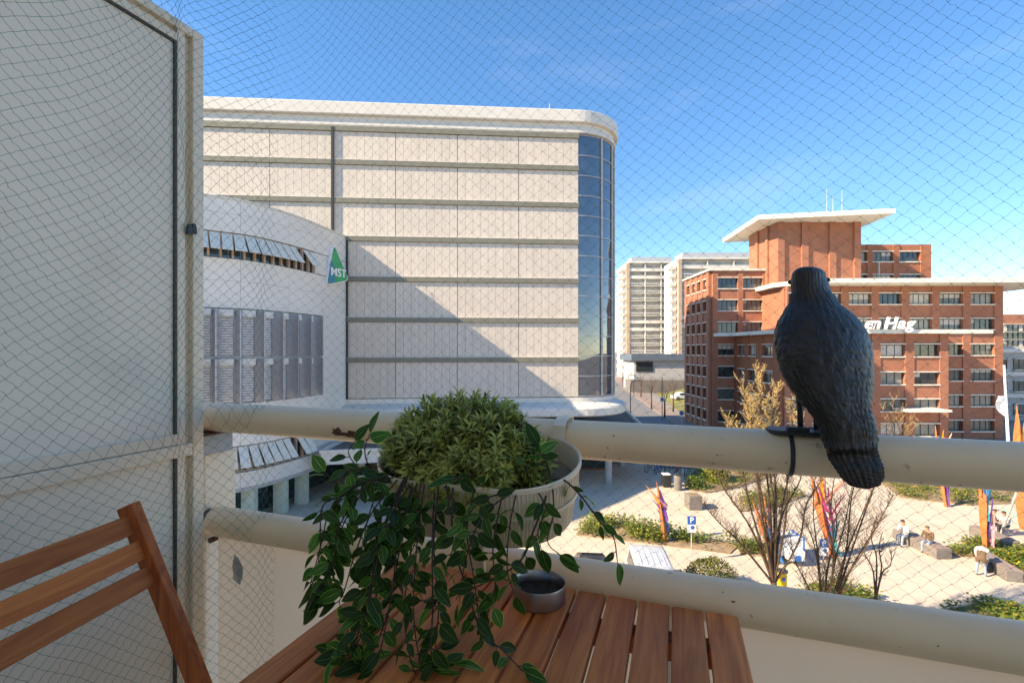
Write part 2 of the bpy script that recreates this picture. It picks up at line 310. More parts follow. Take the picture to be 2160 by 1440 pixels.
# rounded roof edge
def ringprism(prof, name, m):
    mb = MB(HM); rings = [[(x, y, z) for x, y in hoval(o)] for o, z in prof]; mb.loft(rings); mb.build(name, m, hosp)
ringprism([(-.1, 29.22), (.18, 29.26), (.18, 29.55)], 'cornice_lower', K['ledge'])
ringprism([(-.1, 29.56), (.06, 29.58), (.06, 30.05)], 'cornice_recess', K['ledge'])
ringprism([(.0, 30.02), (.36, 30.04), (.42, 30.1), (.42, 31.0), (.38, 31.06), (.2, 31.1)], 'roof_fascia', K['ledge'])
MB(HM).cyl((-2, 3, 31.2), (-2, 3, 33.2), .04, n=6).build('lightning_rod', K['mull'], hosp)
ringprism([(.05, 7.0), (.05, 6.6), (.25, 6.55), (1.0, 6.3), (1.15, 6.15), (1.15, 5.6), (1.0, 5.5)], 'base_ledge', K['ledge'])
# curved glass: panes between mullions, one row per half storey
gz = [7.1 + i * (29.1 - 7.1) / 13 for i in range(14)]; ga = [-90, -58, -33, -18, 0]
for i in range(13):
    for j in range(4):
        mb = MB(HM); n = 5; a = [R(lerp(ga[j], ga[j + 1], k / n)) for k in range(n + 1)]
        vs = [((RC - .02) * math.cos(t), RC + (RC - .02) * math.sin(t), z) for z in (gz[i] + .03, gz[i + 1] - .03) for t in a]
        mb.add(vs, [(k, k + 1, n + 2 + k, n + 1 + k) for k in range(n)]); mb.build('glass_pane', K['cglass'], hosp, smooth=True, recalc=False)
for z in gz:
    mb = MB(HM); n = 16; a = [R(-90 + 90 * k / n) for k in range(n + 1)]
    mb.tube([((RC + .02) * math.cos(t), RC + (RC + .02) * math.sin(t), z) for t in a], .045, 4); mb.build('transom', K['fin'], hosp)
for t in ga[1:]:
    t = R(t); mb = MB(HM); mb.cyl(((RC + .06) * math.cos(t), RC + (RC + .06) * math.sin(t), 7), ((RC + .06) * math.cos(t), RC + (RC + .06) * math.sin(t), 29.2), .09, n=6); mb.build('mullion', K['mull'], hosp)
MB(HM).box(RC - .1, RC + .3, 7, RC + .02, 26, 29.2).build('street_side_wall', K['hpanel'], hosp)
# podium below: flat gravel roof with white edge, columns, recessed ground floor
pod = thing('podium', 'low flat-roofed white podium with gravel roof at foot of the hospital', 'podium', (-1, 40, 0))
pp = [(-13.4, 33.2), (11.4, 38.2), (12.4, 46), (14.6, 66), (-13.4, 66)]
MB().prism(pp, 2.95, 3.75).build('roof_slab', K['ledge'], pod)
MB().prism([(x * .985, 49.5 + (y - 49.5) * .97) for x, y in pp], 3.755, 3.80).build('gravel_bed', K['gravel'], pod)
for i in range(len(pp)):
    a, b = pp[i], pp[(i + 1) % len(pp)]; MB().bar((a[0], a[1], 3.86), (b[0], b[1], 3.86), .22, .24).build('edge_trim', K['ledge'], pod)
MB().prism([(-13, 43.5), (9.0, 43.5), (11.5, 64), (-13, 64)], 0, 2.95).build('ground_floor_wall', K['brickd'], pod)
for x in (-10, -6, -2, 2.0, 5.6): MB().box(x, 43.35, .2, x + 3.0, 43.45, 2.7).build('shop_window', K['glass'], pod)
for x, y in ((-11.5, 36.2), (-7, 37), (-2.5, 37.8), (2.8, 38.6), (8.0, 39.3), (10.4, 45), (11.6, 52)): MB().cyl((x, y, 0), (x, y, 2.96), .28, n=16).build('column', K['conc'], pod, smooth=True, angle=40)
# ------------------------------------------------------------------ curved clinic wing with the sign
cw = thing('curved_clinic_wing', 'white curved clinic wing with grey fins, awning windows and green sign', 'building', (-22, 32, 0))
cpts = catmull([(-46, 16.4, 0), (-36, 16.7, 0), (-28, 19.0, 0), (-21.6, 24.6, 0), (-18.6, 27.8, 0), (-16.4, 29.5, 0), (-15.2, 31.8, 0), (-14.4, 34.4, 0), (-13.9, 36.9, 0), (-13.5, 38.62, 0)], 8)
cl = [0]
for i in range(1, len(cpts)): cl.append(cl[-1] + (cpts[i] - cpts[i - 1]).length)
def cv(s, off=0., z=0.):
    s = max(0, min(cl[-1] - 1e-4, s)); i = max(j for j in range(len(cl) - 1) if cl[j] <= s); t = (s - cl[i]) / (cl[i + 1] - cl[i]); p = cpts[i].lerp(cpts[i + 1], t)
    a = cpts[max(i - 1, 0)]; b = cpts[min(i + 2, len(cpts) - 1)]; d = (b - a).normalized(); n = Vector((d.y, -d.x, 0)); return Vector((p.x, p.y, z)) + n * off
CL = cl[-1]
def at_px(px):   # arc position where the wing is seen at this photo column
    return min((abs((cv(CL * k / 600).x / cv(CL * k / 600).y) * 1000 + 1080 - px), CL * k / 600) for k in range(601))[1]
def strip(s0, s1, z0, z1, o0, o1, name, m, par, n=5, smooth=False):
    mb = MB(); rings = []
    for k in range(n + 1):
        s = lerp(s0, s1, k / n); rings.append([cv(s, o0, z0), cv(s, o1, z0), cv(s, o1, z1), cv(s, o0, z1)])
    mb.loft(rings); return mb.build(name, m, par, smooth=smooth, angle=30 if smooth else None)
mb = MB(); poly = [(p.x, p.y) for p in [cv(CL * k / 60, -.3) for k in range(61)]]
mb.prism(poly + [(-13.8, 62), (-44, 62)], 2.6, 19.9); mb.build('inner_wall', K['curvew'], cw)
sb = sorted([0] + [CL * (k / 13) for k in range(1, 13)] + [CL])
for z0, z1 in ((2.5, 3.45), (5.1, 7.7), (13.55, 15.2), (15.2, 16.55), (18.15, 19.3), (19.3, 20.15)):
    for k in range(13): strip(sb[k] + .006, sb[k + 1] - .006, z0 + .006, z1 - .006, -.28, 0, 'wall_panel', K['curvew'], cw, 4, True)
strip(0, CL, 20.15, 20.27, -.5, .06, 'roof_edge', K['ledge'], cw, 60)
strip(0, CL, 2.25, 2.5, -1.2, -.02, 'soffit_edge', K['conc'], cw, 60)
mb = MB(); mb.prism([(p.x, p.y) for p in [cv(CL * k / 60, -.5) for k in range(61)]] + [(-13.8, 62), (-44, 62)], 19.95, 20.1); mb.build('flat_roof', K['gravel'], cw)
sA, sB, sE = at_px(425) - 6, at_px(664), at_px(679)
for (z0, z1, pxe, nm) in ((16.6, 18.1, 664, 'upper'), (3.5, 5.05, 652, 'lower')):
    se = at_px(pxe)
    strip(se, CL, z0, z1, -.28, 0, 'wall_panel', K['curvew'], cw, 8, True)
    strip(0, se, z0 + .02, z1 - .02, -.29, -.24, 'window_band', K['glass'], cw, 30)
    n = 22; s0 = sA
    for k in range(n):
        a, b = lerp(s0, se, k / n), lerp(s0, se, (k + 1) / n)
        MB().bar(cv(a, -.12, z0), cv(a, -.12, z1), .12, .2, up=(cv(a, 1) - cv(a, 0))).build('window_mullion', K['brickp'], cw)
        if k == n - 3 : continue
        lo = z0 + .35; mb = MB(); mb.add([cv(a + .05, -.1, z1 - .03), cv(b - .05, -.1, z1 - .03), cv(b - .05, .75, lo), cv(a + .05, .75, lo)], [(0, 1, 2, 3)])
        o = mb.build('awning', K['awn'], cw, recalc=False); sm = o.modifiers.new('thick', 'SOLIDIFY'); sm.thickness = .04
# louvred window block with fins
se = sE; strip(se, CL, 7.7, 13.55, -.28, 0, 'wall_panel', K['curvew'], cw, 8, True)
strip(0, se, 7.72, 13.53, -.29, -.22, 'recess_back', K['fin'], cw, 40)
n = 14; s0 = se - n * (se - at_px(425)) / 7.4
for k in range(n):
    a = lerp(s0, se, k / n); b = lerp(s0, se, (k + 1) / n); w = b - a
    for z0, z1 in ((7.75, 10.45), (10.6, 13.45)):
        strip(a + w * .32, b - w * .04, z0 + .02, z1 - .42, -.2, -.1, 'slat_blind', K['blind'], cw, 2)
        strip(a + w * .30, b - w * .02, z1 - .40, z1, -.2, .12, 'blind_box', K['white'], cw, 2)
        mb = MB(); c0 = cv(a + w * .12, -.15, 0); c1 = cv(a + w * .20, .75, 0); t = (c1 - c0).normalized(); q = Vector((-t.y, t.x, 0)); prof = []
        for i in range(7):
            u = i / 6; prof.append(c0.lerp(c1, u) + q * (.20 * math.sin(math.pi * u)))
        back = [p - q * .07 for p in prof[::-1]]
        mb.prism([(p.x, p.y) for p in prof + back], z0, z1); mb.build('fin', K['fin'], cw, smooth=True, angle=40)
MB().cyl(cv(CL - .02, .08, 7), cv(CL - .02, .08, 20), .09, n=6).build('corner_joint', K['dark'], cw)
# ground floor of the wing
mb = MB(); mb.prism([(p.x, p.y) for p in [cv(CL * k / 60, -2.2) for k in range(61)]] + [(-16, 62), (-44, 62)], 0, 2.3); mb.build('ground_floor_glazing', K['glass'], cw)
K['colg'] = mat('pale_green_column', (.50, .56, .47), .6)
for px in (470, 535, 606, 652):
    MB(Matrix.Translation(cv(at_px(px), -.6))).box(-.42, -.22, 0, .42, .22, 2.27).build('column', K['colg'], cw)
# railing posts on the roof edge
for px in (610, 628, 646, 664, 682, 698): s = at_px(px); MB().cyl(cv(s, -.3, 20.2), cv(s, -.3, 21.0), .025, n=5).build('roof_rail_post', K['mull'], cw)
# sign
def text_mesh(s, size, depth, m, name, shear=0., bold=0.):
    cu = bpy.data.curves.new(name, 'FONT'); cu.body = s; cu.size = size; cu.extrude = depth; cu.shear = shear; cu.offset = bold; cu.align_x = 'CENTER'; cu.align_y = 'CENTER'
    o = bpy.data.objects.new(name, cu); COL.objects.link(o); dg = bpy.context.evaluated_depsgraph_get(); me = bpy.data.meshes.new_from_object(o.evaluated_get(dg)); bpy.data.objects.remove(o)
    me.materials.clear(); me.materials.append(m); return me
K['mstg'] = mat('sign_green', (.01, .33, .13), .35, var=.2, scale=1.5); K['mstb'] = mat('sign_petrol', (.01, .20, .33), .35, var=.15, scale=1.5)
def tri_sign(name, label, c, xd, size, txt=True):
    xd = Vector(xd).normalized(); nn = Vector((xd.y, -xd.x, 0)); sg = thing(name, label, 'sign', c)
    MX = Matrix(((xd.x, nn.x, 0, c[0]), (xd.y, nn.y, 0, c[1]), (0, 0, 1, c[2]), (0, 0, 0, 1)))
    def rtri(k, x0=0):
        pts = []; V = [(-.42, -.95), (.95, -.55), (0.02, 1.0)]; rr = .16
        for i in range(3):
            p = Vector(V[i]); a = Vector(V[i - 1]); b = Vector(V[(i + 1) % 3]); u = (a - p).normalized(); w = (b - p).normalized()
            for t in range(6):
                q = t / 5; pts.append(((1 - q) ** 2 * (p + u * rr * 1.6) + 2 * q * (1 - q) * p + q * q * (p + w * rr * 1.6)) * k)
        return pts
    r = rtri(size); MY = MX @ Matrix(((1, 0, 0, 0), (0, 0, 1, 0), (0, 1, 0, 0), (0, 0, 0, 1)))
    MB(MY).prism([(p.x, p.y) for p in r], -.30 * size, 0).build('sign_box', K['signw'], sg)
    r2 = [p * .96 for p in r]
    g = MB(MY).prism([(p.x, p.y) for p in r2], 0.001, .02); g.build('green_face', K['mstg'], sg)
    MB(MY).prism([(-.36 * size, -.86 * size), (.05 * size, -.76 * size), (-.02 * size, .1 * size), (-.2 * size, .2 * size), ], .02, .03).build('blue_facet', K['mstb'], sg)
    if txt:
        me = text_mesh('MST', .52 * size, .012, K['signw'], 'sign_lettering', bold=.012); me.transform(MX @ Matrix.Translation((.27 * size, .045, -.30 * size)) @ Matrix.Rotation(R(90), 4, 'X')); link('lettering', me, sg)
    return sg
c = P(704, 738, 36.3); c.z = 17.45; tri_sign('clinic_sign', 'green rounded triangular MST sign on the curved white wall', c, (.42, .91, 0), 1.68)
# ------------------------------------------------------------------ red brick office
rb = thing('red_brick_office', 'red brick office block with blind tower, flat pale canopies and rooftop lettering', 'office building', (42, 62, 0))
WMESH = {}; rw = random.Random(3)
def window_unit(w, h, n, pane):
    k = (round(w, 2), round(h, 2), n, pane)
    if k in WMESH: return WMESH[k]
    fr = MB(); t = .07
    fr.box(0, -.06, 0, w, .02, t); fr.box(0, -.06, h - t, w, .02, h); fr.box(0, -.06, t, t, .02, h - t); fr.box(w - t, -.06, t, w, .02, h - t)
    for i in range(1, n): x = w * i / n; fr.box(x - .035, -.055, t, x + .035, .015, h - t)
    gl = MB(); gl.box(t, -.012, t, w - t, .0, h - t)
    si = MB(); si.box(-.12, -.42, -.14, w + .12, 0.0, -.002); li = MB(); li.box(-.12, -.42, h + .002, w + .12, 0.0, h + .12)
    r = (fr.mesh('window', K['frame']), gl.mesh('pane', K[pane]), si.mesh('sill', K['trim']), li.mesh('lintel', K['trim']))
    WMESH[k] = r; return r
def window(par, p, rz, w, h, n=3, pane='glass'):
    a, b, c, d = window_unit(w, h, n, pane); o = link('window', a, par, loc=p, rotz=rz)
    for nm, me in (('pane', b), ('sill', c), ('lintel', d)): link(nm, me, o, local=True)
    if rw.random() < .5 and w > .9:
        hh = rw.choice([.25, .4, .55, .9]); i0 = rw.randrange(n); i1 = rw.choice([n, n, i0 + 1]); i0 = 0 if i1 == n and rw.random() < .6 else i0; key = ('bl', round(w, 2), round(h, 2), n, hh, i0, i1)
        if key not in WMESH: WMESH[key] = MB().box(w * i0 / n + .06, -.03, h * (1 - hh), w * i1 / n - .06, -.016, h - .075).mesh('roller_blind', K['roller'])
        link('roller_blind', WMESH[key], o, local=True)
def facade(par, o, d, bays, length, tops, wh, z0, z1, brick, npan=3, pier_w=.0):
    """o start point (left end seen from outside), d unit direction; recessed windows between spandrels and proud piers"""
    o = Vector((o[0], o[1], 0)); d = Vector((d[0], d[1], 0)).normalized(); n = Vector((d.y, -d.x, 0)); rz = math.atan2(d.y, d.x)
    MX = Matrix(((d.x, -n.x, 0, o.x), (d.y, -n.y, 0, o.y), (0, 0, 1, 0), (0, 0, 0, 1)))
    lv = sorted([(t - wh, t) for t in tops]); edges = [z0] + [q for a, b in lv for q in (a, b)] + [z1]
    for i in range(0, len(edges), 2):
        if edges[i + 1] - edges[i] > .05:
            for s0, s1 in bays: MB(MX).box(s0 - .05, -.30, edges[i] + (.0), s1 + .05, .02, edges[i + 1]).build('spandrel', K[brick], par)
    ends = [0] + [q for a, b in bays for q in (a, b)] + [length]
    for i in range(0, len(ends), 2):
        if ends[i + 1] - ends[i] > .05: MB(MX).box(ends[i] + (.0 if i == 0 else .05), -.42, z0, ends[i + 1] - (.0 if i == len(ends) - 2 else .05), .02, z1).build('pier', K[brick], par)
    for zb, zt in lv:
        for s0, s1 in bays:
            p = MX @ Vector((s0, -.02, zb)); window(par, p, rz, s1 - s0, zt - zb, npan, rw.choice(['glass', 'glassm', 'glass', 'glassb', 'glassm']))
def pxb(lst, d, x0): return [((a - HX) / FPX * d - x0, (b - HX) / FPX * d - x0) for a, b in lst]
# main wing
MB().box(33.9, 59, 0, 60.7, 72, 18.9).build('main_core', K['brick'], rb)
facade(rb, (34, 59), (1, 0), pxb([(1660, 1705), (1724, 1769), (1787, 1832), (1850, 1895), (1914, 1959), (1977, 2024), (2042, 2090)], 59, 34), 26.7, [18.0, 14.87, 11.7, 8.55, 5.4, 2.3], 1.32, 0, 18.9, 'brick', 4)
MB().prism([(33, 59.8), (36.6, 55.9), (67.5, 55.4), (66.5, 70), (33, 70)], 18.92, 19.45).build('roof_canopy', K['canopy'], rb)
# tower
MB().box(34.5, 61.7, 18, 45.3, 69, 27.6).build('tower_wall', K['brick'], rb)
MB().box(34.5, 61.72, 10, 36.2, 69, 18).build('tower_wall', K['brick'], rb)
for x in (34.5, 37.6, 41.2, 44.4): MB().box(x, 61.45, 18, x + .85, 61.72, 27.59).build('tower_rib', K['brick'], rb)
for y in (63.6, 66.2): MB().box(34.25, y, 18, 34.52, y + .6, 27.59).build('tower_rib', K['brick'], rb)
MB().prism([(31.4, 60.4), (46.6, 57.6), (48, 70), (32.6, 73.4)], 27.62, 28.2).build('tower_canopy', K['canopy'], rb)
for px, h in ((1744, 4.6), (1757, 3.6), (1776, 4.4)): x = (px - 1080) * .064; MB().cyl((x, 64, 28.2), (x, 64, 28.2 + h), .05, .02, n=5).build('mast', K['mull'], rb)
# rooftop storey to the right
MB().box(46.0, 66, 19, 58.0, 74, 25.6).build('penthouse_core', K['brick'], rb)
facade(rb, (46.0, 66), (1, 0), [(.6, 3.1), (4.0, 6.7), (7.7, 10.5)], 12, [24.6, 21.4], 1.35, 19, 25.6, 'brickd', 4)
MB().cyl((50.3, 65, 19.4), (50.3, 65, 23), .12, n=8).build('flue', K['conc'], rb)
# lower front block
MB().box(30.5, 53.3, 0, 48.5, 60, 12.8).build('front_core', K['brick'], rb)
facade(rb, (30.4, 53.3), (1, 0), pxb([(1660, 1694), (1714, 1765), (1785, 1836), (1857, 1907), (1928, 1980)], 53, 30.4), 18.3, [11.62, 8.5, 5.5, 2.75], 1.32, 0, 12.8, 'brick', 3)
facade(rb, (30.5, 64.4), (0, -1), [(1.2, 3.0), (4.0, 5.8), (7.4, 9.6)], 11.2, [11.62, 8.5, 5.5, 2.75], 1.32, 0, 12.8, 'brickd', 2)
MB().prism([(27.0, 63.6), (28.6, 62.6), (29.2, 52.1), (52.7, 51.9), (52.7, 58.5), (36, 61.0), (34, 64.2)], 12.82, 13.25).build('mid_canopy', K['canopy'], rb)
MB().box(42.5, 50.6, 4.35, 47.0, 52.9, 4.6).build('entrance_canopy', K['canopy'], rb)
# left wing
MB().box(27.4, 64.8, 0, 34.4, 74, 21.7).build('left_core', K['brick'], rb)
facade(rb, (27.2, 64.6), (1, 0), [(.75, 3.35), (4.15, 6.7)], 7.2, [20.75, 17.75, 14.75, 11.7, 8.75, 5.75, 2.75], 1.4, 0, 21.7, 'brick', 4)
facade(rb, (27.2, 73.6), (0, -1), [(.9, 2.0), (3.0, 4.1), (5.0, 6.1), (7.0, 8.1)], 8.95, [20.75, 17.75, 14.75, 11.7, 8.75, 5.75, 2.75], 1.4, 0, 21.7, 'brick', 2)
MB().prism([(26.6, 64.0), (34.4, 64.0), (34.4, 74), (26.6, 74)], 21.72, 21.98).build('left_parapet', K['trim'], rb)
# lettering standing on the canopy
sg = thing('roof_lettering', 'slanted white letters reading en Hag standing on the brick office canopy', 'lettering', (42.4, 52.1, 13.25))
xs = {'e': 1834.5, 'n': 1847.5, 'H': 1880, 'a': 1901, 'g': 1920}
for ch, px in xs.items():
    me = text_mesh(ch, 1.95, .09, K['signw'], 'letter', .28, .05); d = 51.75; x = (px - HX) / FPX * d
    me.transform(Matrix.Translation((x, d, 13.55 + (.55 if ch in 'enaH' else .55))) @ Matrix.Rotation(R(90), 4, 'X'))
    zz = [v.co.z for v in me.vertices]; xx = [v.co.x for v in me.vertices]; hgt = {'H': 1.32, 'g': 1.25}.get(ch, .95); k = hgt / (max(zz) - min(zz)); z0 = min(zz); base = 13.27 if ch != 'g' else 12.92; xm = (min(xx) + max(xx)) / 2
    for v in me.vertices: v.co.z = base + (v.co.z - z0) * k; v.co.x = x + (v.co.x - xm) * min(1.1, k * 1.05)
    link('letter', me, sg)
# ------------------------------------------------------------------ apartment slabs behind
def slab_block(label, x0, x1, y, ztop, floors, brickside, cut=0):
    ap = thing('apartment_block', label, 'apartment building', ((x0 + x1) / 2, y, 0), group='white balcony apartment towers')
    fh = (ztop - 1.5) / floors; K['brickp']
    MB().box(x0, y, 0, x1, y + 13, ztop).build('block_wall', K['white'], ap)
    MB().box(x0 + 3, y + 2, ztop, x1 - 1, y + 11, ztop + 3).build('plant_room', K['fin'], ap)
    MB().box(x0 + 1, y - 2.2, ztop - .1, x1, y + 13, ztop + .5).build('roof_edge', K['ledge'], ap)
    for i in range(floors):
        z = 1.2 + i * fh
        MB().box(x0 + 1.2, y - .12, z + .35, x1, y - .02, z + fh - .25).build('window_strip', K['glassp'], ap)
        MB().box(x0 + 1.2, y - 2.0, z - .12, x1 + .1, y, z + .1).build('balcony_slab', K['ledge'], ap)
        mb = MB()
        mb.box(x0 + 1.2, y - 2.02, z + .85, x1 + .1, y - 1.94, z + 1.1)
        k = int((x1 - x0) / 1.1)
        for j in range(k + 1): xx = x0 + 1.2 + (x1 - x0 - 1.2) * j / k; mb.box(xx - .05, y - 2.0, z + .1, xx + .05, y - 1.95, z + .95)
        solid = (i in (6, 7, 13, 0) or i % 7 == 0)
        if solid: mb.box(x0 + 1.2, y - 1.99, z + .1, x1 + .1, y - 1.96, z + .95)
        mb.build('balustrade', K['ledge'], ap)
        MB().box(x0 - 2.4, y - 1, z - .1, x0 - .4, y + 4, z + 1.1).build('end_balcony', K['ledge'], ap)
        for j in (2, 4): xx = lerp(x0 + 1.2, x1, j / 6); MB().box(xx - .12, y - 1.9, z + .1, xx + .12, y - .1, z + fh - .12).build('balcony_divider', K['ledge'], ap)
    MB().box(x0, y - 2.3, 0, x0 + 1.2, y, ztop - .1).build('brick_gable', K['brickp'], ap); return ap
slab_block('white balconied apartment tower seen just right of the glass corner', 44.6, 64.6, 187, 45, 15, 0)
slab_block('taller white balconied apartment tower behind the red brick office', 57.5, 86, 166, 42.5, 14, 0)
# low pavilion behind the grass
pv = thing('low_pavilion', 'low white pavilion with blue grey roof in front of the apartment tower', 'pavilion', (38, 128, 0))
MB().box(33, 128, 0, 47, 140, 8.2).build('pavilion_wall', K['conc'], pv)
MB().box(32, 127, 8.2, 47.5, 141, 9.9).build('pavilion_roof', K['slate'], pv)
MB().box(33.5, 127.8, 5.2, 38, 128.02, 7.8).build('window_strip', K['glass'], pv)
MB().box(30.5, 122, 0, 48, 127.6, 3.2).build('service_wall', K['stone'], pv)
# buildings at the right edge
gb = thing('grey_white_building', 'grey and white low building right of the brick office', 'building', (80, 74, 0))
MB().box(73.5, 74, 0, 110, 90, 11.6).build('building_wall', K['conc'], gb)
for z in (1.0, 4.6, 8.0):
    for k in range(6): window(gb, Vector((74.6 + k * 3.6, 73.96, z)), 0, 2.6, 1.6, 3, ['glass', 'glassm', 'glassb'][k % 3])
for z in (3.6, 7.0, 10.6): MB().box(73.2, 73.6, z, 110, 74.1, z + .6).build('white_band', K['ledge'], gb)
r2 = thing('far_brick_building', 'brick building with tall dark stair window at the right edge', 'building', (100, 96, 0))
MB().box(95, 96, 0, 140, 112, 18.2).build('brick_wall', K['brick'], r2)
for i in range(4):
    for j in range(3): window(r2, Vector((99.3 + i * 1.05, 95.95, 11.6 + j * 1.55)), 0, .95, 1.45, 1, 'glass')
for i in range(3): window(r2, Vector((104.5 + i * 3, 95.95, 15.6)), 0, 1.6, 1.2, 2, 'glassm')
hl = thing('pale_hall_roof', 'pale green white curved hall roof beyond the brick office', 'hall', (150, 140, 0))
K['hall'] = mat('pale_hall', (.62, .68, .60), .6, var=.04)
mb = MB(); mb.loft([[(x, 140 + 40 * (1 - math.cos(t)) - 0, 11 + 15.5 * math.sin(t)) for t in [R(q) for q in (0, 20, 40, 60, 75, 90)]] + [(x, 180, 0), (x, 140, 0)] for x in (138, 170, 230)]); mb.build('hall_shell', K['hall'], hl)
for z in (5, 9, 13): MB().box(137, 139.7, z, 230, 140.1, z + .4).build('hall_seam', K['conc'], hl)
# ------------------------------------------------------------------ planting beds
def tufts(name, poly, n, h, mats, label, cat='plants', seed=1, z=.1, fl=0.0, leaf=.11, kind='stuff'):
    rnd = random.Random(seed); xs = [p[0] for p in poly]; ys = [p[1] for p in poly]; mb = MB()
    def inside(x, y):
        c = False; j = len(poly) - 1
        for i in range(len(poly)):
            a, b = poly[i], poly[j]
            if (a[1] > y) != (b[1] > y) and x < (b[0] - a[0]) * (y - a[1]) / (b[1] - a[1]) + a[0]: c = not c
            j = i
        return c
    k = 0
    while k < n:
        x, y = rnd.uniform(min(xs), max(xs)), rnd.uniform(min(ys), max(ys))
        if not inside(x, y): continue
        if noise.noise((x * .55 + seed, y * .55, 3)) < -.12 + rnd.uniform(-.2, .1): k += .25; continue
        k += 1; hh = h * rnd.uniform(.5, 1.15) * (1 + .5 * noise.noise((x * .4, y * .4, seed)))
        for q in range(11):
            a = rnd.uniform(0, 6.283); r = rnd.uniform(0, .28); zz = z + hh * rnd.uniform(.05, 1); l = leaf * rnd.uniform(.7, 1.7); t = rnd.uniform(-.3, .9)
            c = Vector((x + r * math.cos(a), y + r * math.sin(a), zz)); d = Vector((math.cos(a), math.sin(a), t)).normalized() * l; w = Vector((-math.sin(a), math.cos(a), rnd.uniform(-.5, .5))) * l * .4
            f = 1 if rnd.random() < .3 else 0
            if rnd.random() < fl: f = 2; d *= .5; w *= .8
            mb.add([c, c + d * .5 + w, c + d, c + d * .5 - w], [(0, 1, 2, 3)], min(f, len(mats) - 1))
    o = mb.build(name, mats, recalc=False); tag(o, label, cat, kind=kind); return o
def bed(pts, n, h, mats, label, seed, fl=.03):
    poly = [tuple(G(x, y)[:2]) for x, y in pts]
    o = MB().prism(poly, -.01, .07).build('planting_bed', K['soil']); tag(o, kind='structure')
    tufts('ground_cover', poly, n, h, mats, label, seed=seed, fl=fl)
S1 = [K['shrub'], K['shruby'], K['flower']]
bed([(1215, 1128), (1240, 1098), (1290, 1100), (1420, 1125), (1500, 1138), (1560, 1150), (1540, 1168), (1400, 1150)], 520, .55, S1, 'green ground cover in the long bed behind the van', 2)
bed([(1560, 1150), (1600, 1150), (1690, 1165), (1660, 1180), (1560, 1168)], 160, .35, S1, 'low sparse plants around the middle sculpture', 3)
bed([(1450, 1010), (1480, 985), (1560, 978), (1640, 985), (1640, 1000), (1560, 1028), (1490, 1040), (1455, 1035)], 420, .75, [K['shrub'], K['shruby'], K['flower']], 'bushy green bed beyond the bicycles', 4)
bed([(1560, 1050), (1640, 1030), (1700, 1045), (1640, 1070), (1560, 1080)], 200, .5, S1, 'low plants in the brown bed behind the bare tree', 5)
bed([(1860, 1018), (1900, 1000), (2160, 1010), (2200, 1060), (2040, 1066), (1900, 1050)], 620, .45, S1, 'flowering green bed below the upper rail at right', 6, .08)
bed([(2000, 1165), (2020, 1150), (2060, 1140), (2200, 1170), (2200, 1225), (2120, 1205), (2050, 1175), (2005, 1172)], 420, .4, S1, 'grassy bed around the right sculptures and benches', 7, .06)
bed([(1690, 1262), (1760, 1240), (1850, 1262), (1840, 1285), (1700, 1290)], 220, .45, S1, 'low greenery at the foot of the bare trees', 8)
bed([(1990, 1290), (2060, 1275), (2200, 1300), (2200, 1360), (2050, 1350)], 300, .35, S1, 'grass patch at the lower right of the square', 9, .06)
# hedge and ornamental shrubs
def shrub(name, label, c, r, h, mats, n, seed, cat='shrub', leaf=.1):
    rnd = random.Random(seed); t = thing(name, label, cat, (c[0], c[1], 0)); mb = MB()
    for k in range(n):
        a = rnd.uniform(0, 6.283); u = rnd.random() ** .4; ph = rnd.uniform(0, 1); rr = r if not hasattr(r, '__len__') else 1
        x = math.cos(a) * u * math.sqrt(1 - ph ** 3); y = math.sin(a) * u * math.sqrt(1 - ph ** 3); rx, ry = (r, r) if not hasattr(r, '__len__') else r
        lump = 1 + .25 * noise.noise((x * 2 + seed, y * 2, ph * 2)); p = Vector((c[0] + x * rx * lump, c[1] + y * ry * lump, .05 + h * ph * lump))
        d = Vector((rnd.gauss(0, 1), rnd.gauss(0, 1), rnd.gauss(.3, 1))).normalized() * leaf * rnd.uniform(.7, 1.5); w = d.orthogonal().normalized() * leaf * .4
        mb.add([p, p + d * .5 + w, p + d, p + d * .5 - w], [(0, 1, 2, 3)], 1 if rnd.random() < .3 else 0)
    mb.build('foliage', mats, t, recalc=False)['kind'] = 'stuff'
    st = MB(); st.tube([(c[0], c[1], 0), (c[0], c[1], h * .6)], [.05, .02], 6); st.build('stem', K['bark'], t); return t
a = G(1490, 1205, .5); shrub('hedge', 'dark clipped hedge beside the grey van', (a.x, a.y - .3), (1.35, 1.0), 1.15, [K['hedge'], K['shruby']], 3200, 11, 'hedge', .08)
a = G(1512, 1015); shrub('grass_shrub', 'tall yellow green grass shrub in the bed beyond the bicycles', (a.x, a.y), 1.0, 1.7, [K['shruby'], K['shrub']], 1500, 12, leaf=.2)
a = G(1465, 1030); shrub('evergreen_shrub', 'dark green shrub next to the litter bin', (a.x, a.y), .8, .9, [K['shrub'], K['hedge']], 800, 13, leaf=.14)
